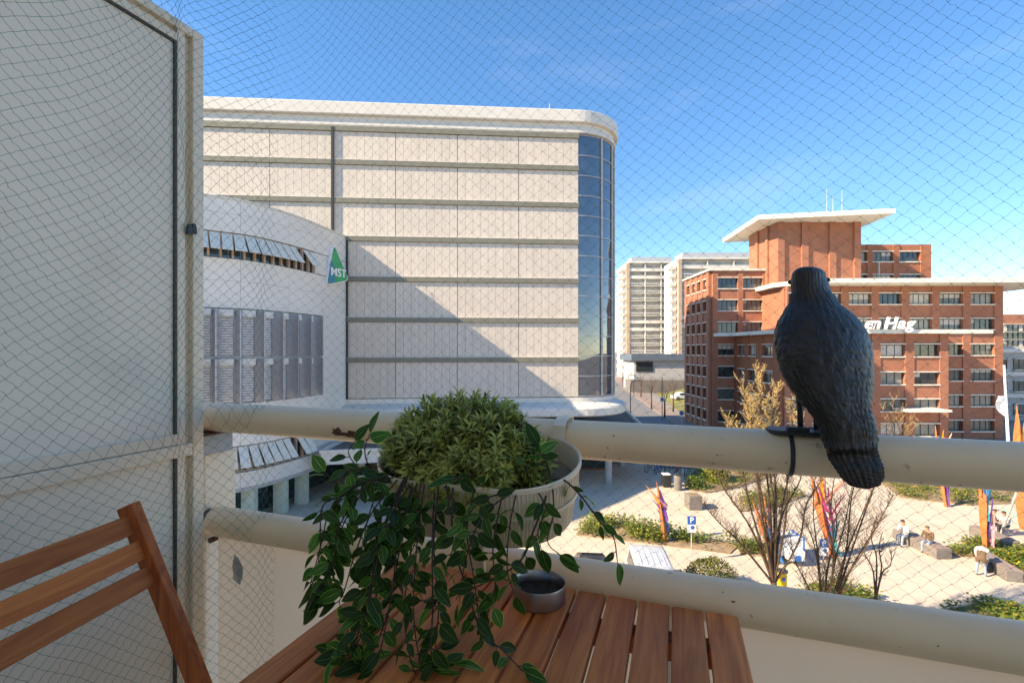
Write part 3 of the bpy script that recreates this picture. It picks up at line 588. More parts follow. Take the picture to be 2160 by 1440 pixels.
# ------------------------------------------------------------------ bare trees
def bare_tree(name, label, base, stems, twig_m, seed, buds=0, trunk_h=0.0, r0=.09, twig_len=1.3, ntw=14, tr_r=.012, spread=.62, gold=99., group='bare multi-stemmed trees'):
    rnd = random.Random(seed); t = thing(name, label, 'tree', base, group=group); base = Vector(base)
    tr = MB(); tw = MB(); bd = MB()
    root = base + Vector((0, 0, trunk_h))
    if trunk_h: tr.tube([base, base + Vector((.02, 0, trunk_h * .5)), root + Vector((0, 0, .1))], [r0 * 1.7, r0 * 1.45, r0 * 1.25], 10)
    for top in stems:
        top = Vector(top); mid = root.lerp(top, .4) + Vector((rnd.uniform(-.15, .15), rnd.uniform(-.15, .15), rnd.uniform(0, .3))); q = root.lerp(top, .75) + Vector((rnd.uniform(-.2, .2), rnd.uniform(-.2, .2), 0))
        pts = catmull([root, mid, q, top], 5); rr = [lerp(r0 * rnd.uniform(.55, .8), .008, (i / (len(pts) - 1)) ** .8) for i in range(len(pts))]
        tr.tube(pts, rr, 7)
        for k in range(ntw):
            u = rnd.uniform(.18, .97); i = int(u * (len(pts) - 1)); p = pts[i].lerp(pts[min(i + 1, len(pts) - 1)], u * (len(pts) - 1) - i)
            a = rnd.uniform(0, 6.283); ln = twig_len * rnd.uniform(.4, 1) * (1.15 - u * .6); d = Vector((math.cos(a) * spread, math.sin(a) * spread, rnd.uniform(.5, 1.1))).normalized() * ln
            e = p + d; m1 = p + d * .5 + Vector((rnd.uniform(-.08, .08), rnd.uniform(-.08, .08), -.05)); gi = 1 if p.z > gold else 0; tw.tube([p, m1, e], [tr_r, tr_r * .7, tr_r * .3], 4, gi, caps=False)
            for w in range(4):
                v = rnd.uniform(.25, .95); s = p.lerp(e, v); a2 = rnd.uniform(0, 6.283); e2 = s + Vector((math.cos(a2) * .5, math.sin(a2) * .5, rnd.uniform(.3, 1))) * ln * .38; tw.tube([s, e2], [tr_r * .55, tr_r * .25], 3, gi, caps=False)
                for b in range(buds if p.z > gold else 0):
                    c = s.lerp(e2, rnd.uniform(.2, 1)) + Vector((rnd.uniform(-.03, .03), rnd.uniform(-.03, .03), 0)); l = rnd.uniform(.02, .05); dd = Vector((rnd.gauss(0, 1), rnd.gauss(0, 1), 1)).normalized() * l; ww = dd.orthogonal().normalized() * l * .35
                    bd.add([c, c + dd * .5 + ww, c + dd, c + dd * .5 - ww], [(0, 1, 2, 3)])
    tr.build('trunk', K['bark'], t, smooth=True); o = tw.build('twigs', [twig_m, K['twig']], t, recalc=False); o['kind'] = 'stuff'
    if bd.v: o = bd.build('buds', K['bud'], t, recalc=False); o['kind'] = 'stuff'
    return t
d1 = 17.0; b1 = P(1632, 1385, d1); b1.z = 0
bare_tree('bare_tree', 'bare multi-stemmed tree with golden budding tips rising above the top rail', b1, [P(x, y, d1 + o) for x, y, o in ((1535, 880, .3), (1560, 800, 0), (1585, 835, -.4), (1603, 770, .2), (1622, 840, .6), (1640, 805, -.2), (1560, 905, -.6), (1665, 850, .3), (1500, 960, .2), (1700, 940, .5), (1480, 1060, -.3), (1735, 1010, .1), (1690, 880, -.3))], K['bark'], 21, buds=4, gold=7.0, trunk_h=2.6, r0=.078, ntw=85, twig_len=.8, tr_r=.0075, spread=.5)
d2 = 17.6; b2 = P(1738, 1360, d2); b2.z = 0
bare_tree('bare_tree', 'wider bare tree with dark thin branches below the crow tail', b2, [P(x, y, d2 + o) for x, y, o in ((1690, 1080, .2), (1720, 1000, 0), (1770, 960, -.3), (1800, 1010, .4), (1835, 940, .2), (1862, 985, -.1), (1885, 1040, .3), (1665, 1120, -.3), (1890, 880, .1), (1850, 1090, -.4), (1760, 1050, .5))], K['bark'], 22, buds=0, trunk_h=.3, r0=.07, ntw=45, tr_r=.009)
b3 = P(1847, 1330, 18.6); b3.z = 0
bare_tree('young_tree', 'slender young tree trunk standing right of the bare trees', b3, [P(1849, 1090, 18.6), P(1862, 1120, 18.5), P(1835, 1130, 18.6), P(1880, 1160, 18.4)], K['bark'], 23, trunk_h=1.2, r0=.06, ntw=10, twig_len=.9, group=None)
b4 = P(1905, 930, 44); b4.z = 0
bare_tree('young_tree', 'pale bare tree in front of the brick office beside the crow', b4, [P(x, y, 44) for x, y in ((1860, 860), (1885, 838), (1905, 850), (1925, 870), (1940, 885))], K['twig'], 24, trunk_h=1.0, r0=.09, ntw=12, twig_len=1.6, group=None)
for i, (px, py, w) in enumerate(((1374, 862, 'nearest to the lamp post'), (1402, 880, 'in front of the grass bank'), (1447, 855, 'close to the brick office'), (1352, 838, 'farther along the pavement beside the street'), (1420, 868, 'second from the brick office corner'))):
    g = G(px, py); bare_tree('street_tree', 'thin bare street tree ' + w, g, [g + Vector((x, y, z)) for x, y, z in ((-.8, 0, 5), (0, .4, 6), (.8, 0, 5.2), (.3, -.4, 4.6))], K['bark'], 30 + i, trunk_h=2.4, r0=.09, ntw=10, group='bare street trees')
# ------------------------------------------------------------------ colourful shard sculptures
def sculpture(label, base, tops, wid, cols, seed):
    rnd = random.Random(seed); t = thing('shard_sculpture', label, 'sculpture', base, group='colourful tree-like sculptures on the square'); base = Vector(base)
    main = Vector(tops[0]); fork = base.lerp(main, .62)
    def blade(a, b, w0, w1, off, nm, m, tw=0):
        a = Vector(a) + off; b = Vector(b) + off * .6; mb = MB(); rings = []; n = 7
        for i in range(n):
            u = i / (n - 1); c = a.lerp(b, u) + Vector((math.sin(u * 3 + seed) * .05, math.cos(u * 2.3 + seed) * .05, 0)); w = lerp(w0, w1, u) * (1 + .25 * math.sin(u * 4 + seed)); an = tw + u * .5
            rings.append([c + Vector((math.cos(an + q) * w * f, math.sin(an + q) * w * f * .7, 0)) for q, f in ((0, 1), (1.2, .5), (2.1, .9), (3.3, .55), (4.2, 1), (5.2, .45))])
        mb.loft(rings); mb.build(nm, m, t)
    blade(base, fork, wid, wid * .85, Vector((-wid * .4, 0, 0)), 'trunk', K['orange'])
    for k, tp in enumerate(tops): blade(fork, tp, wid * .75, .02, Vector((-wid * .3 + k * wid * .4, 0, -.1)), 'prong', K['orange'] if k % 2 == 0 else K['gold'], k)
    for k in range(12):
        u0 = .02 + .055 * k; a = base.lerp(main, u0); b = base.lerp(Vector(tops[k % len(tops)]), min(.97, u0 + .33))
        blade(a, b, wid * rnd.uniform(.28, .45), .03, Vector((wid * rnd.uniform(.15, .75), rnd.uniform(-.5, .1) * wid, 0)), 'shard', K[cols[min(len(cols) - 1, int(k / 12 * len(cols)))]], rnd.uniform(0, 6))
    return t
def sc(px, py): return G(px, py)
b = sc(1408, 1142); sculpture('small orange and blue forked sculpture left of the parking sign', b, [P(1387, 1012, b.y), P(1362, 1020, b.y), P(1372, 1035, b.y)], .26, ['blue', 'blue', 'violet', 'violet', 'pink'], 1)
b = sc(1640, 1188); sculpture('orange and blue sculpture behind the trunk of the golden bare tree', b, [P(1590, 1050, b.y), P(1612, 1040, b.y)], .28, ['blue', 'teal', 'blue', 'magenta', 'pink'], 2)
b = sc(1762, 1172); sculpture('orange, teal and magenta forked sculpture below the crow', b, [P(1712, 985, b.y), P(1735, 975, b.y), P(1782, 1008, b.y)], .34, ['teal', 'blue', 'magenta', 'magenta', 'pink'], 3)
b = sc(2000, 1068); sculpture('orange and violet leaning sculpture beyond the benches', b, [P(1975, 896, b.y), P(1990, 905, b.y), P(2006, 912, b.y)], .25, ['violet', 'violet', 'pink', 'redp'], 4)
b = sc(2088, 1168); sculpture('tall orange and teal looped sculpture behind the bending man', b, [P(2068, 965, b.y), P(2092, 960, b.y), P(2055, 975, b.y)], .24, ['pink', 'violet', 'teal', 'teal', 'blue'], 5)
b = sc(2176, 1118); sculpture('big red, orange and violet sculpture at the right edge', b, [P(2146, 852, b.y), P(2165, 850, b.y), P(2188, 860, b.y)], .5, ['violet', 'redp', 'gold', 'redp', 'gold', 'magenta'], 6)
# ------------------------------------------------------------------ signs, posts, bins
def flat_text(s, size, p, m, par, nm='lettering', rz=0, bold=.01):
    me = text_mesh(s, size, .006, m, nm, bold=bold); me.transform(Matrix.Translation(p) @ Matrix.Rotation(rz, 4, 'Z') @ Matrix.Rotation(R(90), 4, 'X')); return link(nm, me, par)
def psign(label, px, py, d, txt):
    top = P(px, py, d); t = thing('parking_sign', label, 'sign', (top.x, top.y, 0), group='blue parking signs on the square'); x, y, z = top
    MB().cyl((x, y + .03, 0), (x, y + .03, z), .03, n=8).build('post', K['mull'], t)
    MB().box(x - .22, y - .02, z - .42, x + .22, y, z).build('blue_plate', K['signb'], t)
    MB().box(x - .22, y - .02, z - .84, x + .22, y, z - .43).build('white_plate', K['signw'], t)
    flat_text(txt, .40, (x, y - .028, z - .21), K['signw'], t)
    MB().cyl((x + .04, y - .024, z - .58), (x + .04, y - .022, z - .58), .10, n=14).build('blue_symbol', K['signb'], t); return t
psign('blue and white parking sign on a pole left of the golden bare tree', 1459, 1088, 24.5, 'P')
psign('blue and white parking sign half hidden by the wide bare tree', 1738, 1136, 24.0, 'P')
for px, py, w in ((1397, 838, 'by the street trees'),):
    top = P(px, py, 74); t = thing('street_sign', 'small white street sign with blue symbol ' + w, 'sign', (top.x, top.y, 0)); MB().cyl((top.x, top.y + .06, 0), (top.x, top.y + .06, top.z + 3.2), .06, n=6).build('post', K['steelp'], t); MB().box(top.x - .32, top.y - .02, top.z - .6, top.x + .32, top.y, top.z).build('plate', K['signw'], t); MB().cyl((top.x, top.y - .05, top.z - .3), (top.x, top.y - .03, top.z - .3), .2, n=14).build('symbol', K['signb'], t)
a = P(1438, 868, 66); t = thing('street_sign', 'round blue road sign on the pavement near the brick office', 'sign', (a.x, a.y, 0)); MB().cyl((a.x, a.y + .06, 0), (a.x, a.y + .06, a.z), .05, n=6).build('post', K['mull'], t); MB().cyl((a.x, a.y, a.z - .2), (a.x, a.y + .03, a.z - .2), .34, n=18).build('disc', K['signb'], t)
k0 = G(1672, 1188); ck = thing('white_cargo_cart', 'white box cart with blue edges parked between the bare trees', 'cart', (k0.x, k0.y, 0))
x, y = k0.x, k0.y
MB().box(x - .62, y + .1, .35, x + .62, y + 1.2, 1.25).build('cargo_box', K['signw'], ck, bevel=.04); MB().box(x - .66, y + .05, 1.0, x - .60, y + 1.25, 1.3).build('side_board', K['signb'], ck); MB().box(x + .60, y + .05, .7, x + .66, y + 1.25, 1.3).build('side_board', K['signb'], ck)
MB().box(x - .40, y - .45, .3, x + .38, y + .1, .8).build('front_box', K['signw'], ck, bevel=.03); MB().box(x - .14, y - .47, .32, x + .14, y - .452, .6).build('blue_label', K['signb'], ck)
for sx in (-.5, .5): MB().cyl((x + sx - .03, y + .6, .3), (x + sx + .03, y + .6, .3), .3, n=18).build('wheel', K['steelp'], ck)
k1 = P(1650, 1206, 17.4); yp = thing('yellow_post', 'yellow post with blue symbol beside the golden bare tree trunk', 'post', (k1.x, k1.y, 0))
MB().box(k1.x - .13, k1.y - .1, 0, k1.x + .13, k1.y + .1, k1.z).build('post_body', K['yellow'], yp, bevel=.03); MB().cyl((k1.x, k1.y - .115, k1.z - .22), (k1.x, k1.y - .1, k1.z - .22), .07, n=12).build('symbol', K['signb'], yp); MB().box(k1.x - .15, k1.y - .12, k1.z, k1.x + .15, k1.y + .12, k1.z + .1).build('cap', K['stone'], yp)
for px, py, nm, lab in ((1405, 1026, 'litter_bin', 'squat black litter bin with white top by the bicycles'), (1430, 1033, 'litter_bin', 'tall round grey litter bin next to the shrubs')):
    g = G(px, py); t = thing(nm, lab, 'bin', g)
    if px == 1405: MB().box(g.x - .33, g.y - .3, .05, g.x + .33, g.y + .3, 1.0).build('body', K['steelp'], t, bevel=.04); MB().box(g.x - .3, g.y - .28, 1.0, g.x + .3, g.y + .28, 1.06).build('lid', K['signw'], t)
    else: MB().lathe([(.0, 0), (.28, 0), (.31, .1), (.31, 1.1), (.27, 1.2), (.0, 1.22)], g, 18).build('body', K['stone'], t, smooth=True, angle=40); MB().lathe([(.0, .02), (.33, .0), (.33, .06), (.0, .1)], g + Vector((0, 0, 1.2)), 18).build('lid', K['steelp'], t)
g = G(1468, 1076); pl = thing('stone_planter_block', 'square brown stone planter block at the edge of the shade', 'planter', g); MB().box(g.x - .45, g.y, 0, g.x + .45, g.y + 1.0, .95).build('block', K['stone'], pl, bevel=.03); MB().box(g.x - .35, g.y + .1, .95, g.x + .35, g.y + .9, .97).build('soil', K['soil'], pl)
# lamp posts on the street
for i, (px, py, ptop, lab) in enumerate(((1330, 880, 802, 'tall black street lamp nearest to the podium edge'), (1337, 835, 797, 'black street lamp with curved arm farther down the street'), (1325, 824, 790, 'third black street lamp along the street'), (1313, 815, 785, 'farthest black street lamp along the street'))):
    g = G(px, py); zt = CH - (ptop - HY) / FPX * g.y; t = thing('street_lamp', lab, 'street lamp', g, group='black street lamps along the street')
    MB().tube(catmull([g, g + Vector((0, 0, zt * .8)), g + Vector((.25, 0, zt * .95)), g + Vector((1.0, 0, zt))], 5), .075, 7).build('pole', K['steelp'], t, smooth=True); MB().box(g.x + .9, g.y - .12, zt - .08, g.x + 1.6, g.y + .12, zt + .05).build('lamp_head', K['steelp'], t, bevel=.02)
# flag pole
a = P(2131, 925, 40); t = thing('flag_pole', 'white leaning flag pole with pale banner right of the brick office', 'flag pole', (a.x, a.y, 0)); tp = P(2118, 770, 40); MB().tube([(a.x, a.y, 0), tp], [.13, .07], 8).build('pole', K['signw'], t)
mb = MB(); n = 8; vs = []
for i in range(n + 1):
    u = i / n; c = P(lerp(2119, 2124, u), lerp(835, 880, u), 40); w = 1.0 * math.sin(math.pi * min(1, .2 + u * .8)) * .9; vs += [c - Vector((w, .1 * math.sin(u * 6), 0)), c - Vector((w * .5, .15 * math.cos(u * 5), 0)), c]
mb.add(vs, [(i * 3 + j, i * 3 + j + 1, i * 3 + j + 4, i * 3 + j + 3) for i in range(n) for j in range(2)]); o = mb.build('banner', K['signw'], t, recalc=False); o.modifiers.new('thick', 'SOLIDIFY').thickness = .01
# stone benches
def bench(label, px0, py0, px1, py1, w, h):
    a, b = G(px0, py0, h), G(px1, py1, h); t = thing('stone_bench', label, 'bench', (a.x, a.y, 0), group='dark stone benches on the square'); u = (b - a).normalized(); q = Vector((-u.y, u.x, 0)) * w
    MB().prism([(p.x, p.y) for p in (a, b, b + q, a + q)], .0, h).build('seat_block', K['stone'], t, bevel=.03)
    MB().prism([(p.x, p.y) for p in (a + u * .02 + q * .02, b - u * .02 + q * .02, b - u * .02 + q * .98, a + u * .02 + q * .98)], h + .002, h + .035).build('seat_top', K['pave'], t); return t
bench('dark stone bench where the two seated people rest', 1975, 1159, 2009, 1159, 2.9, .5)
bench('dark stone bench in front of the people at the right edge', 2116, 1141, 2152, 1143, 2.4, .5)
bench('dark stone bench beside the bending man', 2122, 1203, 2160, 1207, 2.3, .5)
# thin grey sculpture strut
t = thing('leaning_strut', 'thin grey metal strut leaning above the right bench', 'strut', G(2110, 1128)); MB().tube([G(2110, 1128), P(2146, 1035, 27)], .07, 6).build('strut_bar', K['mull'], t)
# green painted line on the paving
o = MB().prism([tuple(G(x, y)[:2]) for x, y in ((2110, 1072), (2114, 1071), (2170, 1098), (2166, 1100))], -.005, .008).build('painted_line', mat('mint_paint', (.25, .6, .45), .7)); tag(o, kind='structure')
# ------------------------------------------------------------------ bicycles
def bicycle(label, p, rz, m):
    t = thing('bicycle', label, 'bicycle', p, rz, 'bicycles parked under the podium')
    for x in (-.52, .52):
        mb = MB(); pts = [(x + .34 * math.cos(a), 0, .35 + .34 * math.sin(a)) for a in [2 * math.pi * k / 20 for k in range(21)]]; mb.tube(pts, .025, 5, caps=False)
        for k in range(6): a = math.pi * k / 6; mb.bar((x - .33 * math.cos(a), 0, .35 - .33 * math.sin(a)), (x + .33 * math.cos(a), 0, .35 + .33 * math.sin(a)), .006, .006, up=(0, 1, 0))
        mb.build('wheel', K['steelp'], t, local=True)
    mb = MB()
    for a, b in (((-.52, 0, .35), (-.05, 0, .3)), ((-.05, 0, .3), (-.2, 0, .88)), ((-.05, 0, .3), (.38, 0, .85)), ((-.18, 0, .78), (.36, 0, .88)), ((-.52, 0, .35), (-.18, 0, .75)), ((.52, 0, .35), (.36, 0, .98))): mb.tube([a, b], .022, 6)
    mb.build('frame', m, t, local=True); MB().tube([(.30, -.28, 1.05), (.37, -.1, 1.02), (.37, .1, 1.02), (.30, .28, 1.05)], .016, 6).build('handlebar', K['steelp'], t, local=True)
    MB().loft([[(-.34, -.08, .93), (-.34, .08, .93), (-.34, .08, .97), (-.34, -.08, .97)], [(-.08, -.025, .93), (-.08, .025, .93), (-.08, .025, .96), (-.08, -.025, .96)]]).build('saddle', K['steelp'], t, local=True)
bm_ = [K['steelp'], K['signb'], K['conc'], K['steelp'], K['redp'], K['steelp'], K['steelp']]
for i, (px, py) in enumerate(((1372, 994), (1388, 997), (1403, 995), (1416, 999), (1430, 1000), (1444, 1003), (1456, 1001))):
    bicycle(['leftmost black bicycle in the row', 'second bicycle from the left, blue frame', 'third bicycle from the left, grey frame', 'middle black bicycle above the squat bin', 'red framed bicycle in the row', 'black bicycle second from the right', 'rightmost black bicycle in the row'][i], G(px, py), R(35 + 17 * (i % 3)), bm_[i])
# ------------------------------------------------------------------ vehicles
K['vanp'] = mat('silver_van_paint', (.56, .58, .60), .3, metal=.2, var=.03); K['carp'] = mat('black_car_paint', (.03, .032, .035), .15, var=.05); K['carg'] = glass('car_glass', (.02, .025, .03), .02, 1.8); K['tyre'] = mat('tyre', (.02, .02, .02), .8); K['lampr'] = mat('red_lamp', (.4, .01, .01), .25); K['lampw'] = mat('clear_lamp', (.7, .7, .7), .15)
def vehicle(name, label, cat, p, rz, body, prof, half, glasspan, wheels, L_):
    t = thing(name, label, cat, p, rz); mb = MB()
    rings = []
    for x, z0, z1, w0, w1 in prof: rings.append([(x, -w0, z0), (x, -w0 * 1.0, z0 + (z1 - z0) * .45), (x, -w1, z1 - .06), (x, -w1 + .1, z1), (x, w1 - .1, z1), (x, w1, z1 - .06), (x, w0, z0 + (z1 - z0) * .45), (x, w0, z0)])
    o = mb.loft(rings).build('body', body, t, local=True, smooth=True, angle=35); sm = o.modifiers.new('soft', 'BEVEL'); sm.width = .03; sm.segments = 2
    for nm, pts in glasspan:
        g = MB(); g.add(pts, [tuple(range(len(pts)))]); g = g.build(nm, K['carg'], t, local=True, recalc=False); g.modifiers.new('thick', 'SOLIDIFY').thickness = .012
    for x, y in wheels:
        w = MB(); w.lathe([(.0, -.1), (.31, -.1), (.33, -.07), (.33, .07), (.31, .1), (.0, .1)], n=20); me = w.mesh('wheel', K['tyre']); me.transform(Matrix.Translation((x, y, .33)) @ Matrix.Rotation(R(90), 4, 'X')); wo = link('wheel', me, t, local=True)
        w = MB(); w.lathe([(.0, -.115), (.19, -.112), (.2, .112), (.0, .115)], n=14); me = w.mesh('rim', K['mull']); me.transform(Matrix.Translation((x, y, .33)) @ Matrix.Rotation(R(90), 4, 'X')); link('rim', me, wo, local=True)
    return t
# van: rear towards the balcony (local -x is the rear)
vp = [(-1.95, .35, 1.50, .82, .70), (-1.92, .3, 1.85, .86, .74), (-1.5, .28, 1.98, .87, .76), (.2, .28, 2.0, .88, .77), (.8, .28, 1.93, .88, .76), (1.35, .28, 1.15, .88, .82), (2.1, .3, .95, .84, .76), (2.25, .35, .75, .78, .72)]
vr = vehicle('parked_van', 'silver grey van parked below the long planting bed', 'van', (6.15, 21.3, 0), R(83), K['vanp'], vp, .88, [('rear_window', [(-1.975, -.6, 1.25), (-1.975, .6, 1.25), (-1.94, .55, 1.72), (-1.94, -.55, 1.72)]), ('windscreen', [(.84, -.62, 1.88), (.84, .62, 1.88), (1.36, .7, 1.2), (1.36, -.7, 1.2)]), ('side_window', [(-1.3, .885, 1.25), (.6, .885, 1.25), (.5, .80, 1.8), (-1.3, .80, 1.8)]), ('side_window', [(-1.3, -.885, 1.25), (.6, -.885, 1.25), (.5, -.80, 1.8), (-1.3, -.80, 1.8)])], [(-1.3, .8), (-1.3, -.8), (1.4, .8), (1.4, -.8)], 4.2)
MB().box(-1.99, -.14, 1.84, -1.93, .14, 1.88).build('brake_light', K['lampr'], vr, local=True)
for y in (-.74, .74): MB().box(-1.99, y - .07, .8, -1.9, y + .07, 1.3).build('tail_light', K['lampr'], vr, local=True)
for k in range(5): MB().box(-1.4, -.5 + k * .25 - .01, 1.985, .2, -.5 + k * .25 + .01, 2.012).build('roof_rib', K['vanp'], vr, local=True)
cp = [(-2.05, .35, .85, .75, .65), (-1.95, .25, .98, .84, .72), (-1.4, .22, 1.02, .86, .74), (-.85, .22, 1.40, .87, .60), (0, .22, 1.46, .88, .62), (.55, .22, 1.38, .88, .60), (1.1, .22, .98, .87, .74), (1.9, .25, .85, .84, .7), (2.1, .35, .68, .74, .62)]
cr = vehicle('parked_car', 'dark car with reflecting roof parked left of the silver van', 'car', (3.75, 21.9, 0), R(85), K['carp'], cp, .88, [('rear_window', [(-1.42, -.58, 1.05), (-1.42, .58, 1.05), (-.9, .5, 1.40), (-.9, -.5, 1.40)]), ('windscreen', [(.58, -.5, 1.38), (.58, .5, 1.38), (1.1, .62, 1.02), (1.1, -.62, 1.02)]), ('side_window', [(-.95, .86, 1.0), (.8, .86, 1.0), (.45, .70, 1.34), (-.75, .70, 1.34)]), ('side_window', [(-.95, -.86, 1.0), (.8, -.86, 1.0), (.45, -.70, 1.34), (-.75, -.70, 1.34)])], [(-1.3, .8), (-1.3, -.8), (1.35, .8), (1.35, -.8)], 4.1)
g = G(1437, 842); w2 = vehicle('parked_car', 'white car parked beside the grass bank', 'car', (35.4, 99.2, .72), R(15), K['signw'], cp, .88, [('windscreen', [(.58, -.5, 1.39), (.58, .5, 1.39), (1.1, .62, 1.03), (1.1, -.62, 1.03)]), ('side_window', [(-.95, -.87, 1.0), (.8, -.87, 1.0), (.45, -.71, 1.34), (-.75, -.71, 1.34)])], [(-1.3, .8), (-1.3, -.8), (1.35, .8), (1.35, -.8)], 4.1)
# ------------------------------------------------------------------ people
K['skin'] = mat('skin', (.50, .27, .19), .6); K['hair'] = mat('hair', (.06, .035, .02), .8); K['jeans'] = mat('jeans', (.27, .32, .40), .85); K['brownc'] = mat('brown_coat', (.14, .085, .05), .85); K['greyc'] = mat('pale_jacket', (.55, .55, .53), .8); K['whitec'] = mat('white_shirt', (.80, .79, .76), .8); K['shoe'] = mat('shoe', (.06, .045, .04), .6); K['darkt'] = mat('dark_trousers', (.045, .045, .055), .85)
def person(label, base, rz, J, cl, belt=None):
    """J joint positions; cl materials: top, legs, shoes, hair"""
    order = ['pelvis', 'waist', 'chest', 'neck', 'head', 'crown', 'shl', 'ell', 'wrl', 'hal', 'shr', 'elr', 'wrr', 'har', 'hil', 'knl', 'anl', 'tol', 'hir', 'knr', 'anr', 'tor']
    E = [('pelvis', 'waist'), ('waist', 'chest'), ('chest', 'neck'), ('neck', 'head'), ('head', 'crown'), ('chest', 'shl'), ('shl', 'ell'), ('ell', 'wrl'), ('wrl', 'hal'), ('chest', 'shr'), ('shr', 'elr'), ('elr', 'wrr'), ('wrr', 'har'), ('pelvis', 'hil'), ('hil', 'knl'), ('knl', 'anl'), ('anl', 'tol'), ('pelvis', 'hir'), ('hir', 'knr'), ('knr', 'anr'), ('anr', 'tor')]
    rad = dict(pelvis=.155, waist=.14, chest=.165, neck=.06, head=.095, crown=.085, shl=.075, shr=.075, ell=.05, elr=.05, wrl=.035, wrr=.035, hal=.04, har=.04, hil=.1, hir=.1, knl=.068, knr=.068, anl=.048, anr=.048, tol=.045, tor=.045)
    t = thing('person', label, 'person', base, rz, 'people on the square'); ix = {n: i for i, n in enumerate(order)}
    me = bpy.data.meshes.new('body_skin'); me.from_pydata([J[n] for n in order], [(ix[a], ix[b]) for a, b in E], []); o = bpy.data.objects.new('tmp', me); COL.objects.link(o)
    o.modifiers.new('skin', 'SKIN'); 
    for n in order: sv = me.skin_vertices[0].data[ix[n]]; sv.radius = (rad[n], rad[n] * (.78 if n in ('waist', 'chest', 'pelvis') else 1)); sv.use_root = n == 'pelvis'
    ss = o.modifiers.new('sub', 'SUBSURF'); ss.levels = 2; ss.render_levels = 2
    dg = bpy.context.evaluated_depsgraph_get(); m2 = bpy.data.meshes.new_from_object(o.evaluated_get(dg)); bpy.data.objects.remove(o)
    zone = dict(pelvis=1, hil=1, hir=1, knl=1, knr=1, anl=1, anr=1, tol=2, tor=2, waist=0, chest=0, shl=0, shr=0, ell=0, elr=0, wrl=0, wrr=0, hal=3, har=3, neck=3, head=3, crown=4)
    m2.materials.clear()
    if belt: zone['waist'] = zone['pelvis'] = zone['hil'] = zone['hir'] = 5
    for m in (cl[0], cl[1], cl[2], K['skin'], cl[3], belt or cl[0]): m2.materials.append(m)
    V = {n: Vector(J[n]) for n in order}
    for p in m2.polygons: p.material_index = zone[min(order, key=lambda n: (p.center - V[n]).length - rad[n] * .5)]; p.use_smooth = True
    b = link('body', m2, t, local=True)
    hd = V['head']; up = (V['crown'] - V['neck']).normalized(); mb = MB(); rings = []
    for i in range(6):
        u = i / 5; r = .115 * math.sqrt(max(0, 1 - (u * .98) ** 2)); c = hd + up * (.045 + .11 * u) - Vector((.015, 0, 0)); rings.append([c + Vector((math.cos(a) * r * 1.05, math.sin(a) * r * .9, 0)) for a in [2 * math.pi * k / 12 for k in range(12)]])
    mb.loft(rings); mb.build('hair', cl[3], t, local=True, smooth=True)
    return t
SIT = dict(pelvis=(0, 0, .58), waist=(.03, 0, .76), chest=(.10, 0, 1.0), neck=(.15, 0, 1.2), head=(.20, 0, 1.33), crown=(.21, 0, 1.42), shl=(.09, .2, 1.08), ell=(.18, .26, .82), wrl=(.36, .14, .78), hal=(.44, .1, .80), shr=(.09, -.2, 1.08), elr=(.18, -.26, .82), wrr=(.36, -.14, .78), har=(.44, -.1, .80), hil=(.03, .1, .56), knl=(.44, .13, .57), anl=(.48, .13, .12), tol=(.62, .14, .05), hir=(.03, -.1, .56), knr=(.44, -.13, .57), anr=(.42, -.13, .12), tor=(.56, -.14, .05))
BEND = dict(pelvis=(-.08, 0, .93), waist=(.06, 0, 1.08), chest=(.28, 0, 1.2), neck=(.44, 0, 1.27), head=(.55, 0, 1.26), crown=(.63, 0, 1.24), shl=(.30, .2, 1.22), ell=(.40, .25, .95), wrl=(.52, .2, .72), hal=(.57, .18, .64), shr=(.30, -.2, 1.22), elr=(.42, -.24, .95), wrr=(.56, -.18, .74), har=(.62, -.15, .66), hil=(-.06, .1, .88), knl=(-.02, .14, .5), anl=(-.08, .17, .1), tol=(.08, .19, .045), hir=(-.06, -.1, .88), knr=(.02, -.12, .5), anr=(0, -.15, .1), tor=(.16, -.16, .045))
sb0 = G(1975, 1159, .5)
person('seated person in a pale jacket leaning forward on the stone bench', (sb0.x - .15, sb0.y + 1.8, 0), R(200), SIT, (K['greyc'], K['jeans'], K['shoe'], K['hair']))
person('seated person in a brown coat and pale jeans on the stone bench', (sb0.x + .42, sb0.y + .9, 0), R(205), SIT, (K['brownc'], K['jeans'], K['orange'], K['brownc']))
g = G(2070, 1214); person('person in white top and brown vest bending over a bag', (g.x, g.y, 0), R(40), BEND, (K['whitec'], K['jeans'], K['shoe'], K['hair']), K['brownc'])
g = G(2126, 1138); person('person in dark clothes sitting at the right bench', (g.x, g.y + 1.0, 0), R(-20), SIT, (K['brownc'], K['darkt'], K['shoe'], K['hair']))
g = G(2158, 1142); person('person in pale clothes sitting at the far right edge', (g.x, g.y + .9, 0), R(190), SIT, (K['greyc'], K['darkt'], K['shoe'], K['hair']))
g = G(2090, 1205); t = thing('shopping_bag', 'dark bag on the paving in front of the bending person', 'bag', g); MB().loft([[(g.x + a * w, g.y + b * w * .6, z) for a, b in ((-1, -1), (1, -1), (1, 1), (-1, 1))] for w, z in ((.22, .02), (.27, .2), (.2, .42), (.08, .47))]).build('bag_body', K['darkt'], t, bevel=.03); MB().tube([(g.x - .1, g.y, .44), (g.x - .06, g.y, .58), (g.x + .06, g.y, .58), (g.x + .1, g.y, .44)], .012, 6).build('bag_handle', K['darkt'], t)
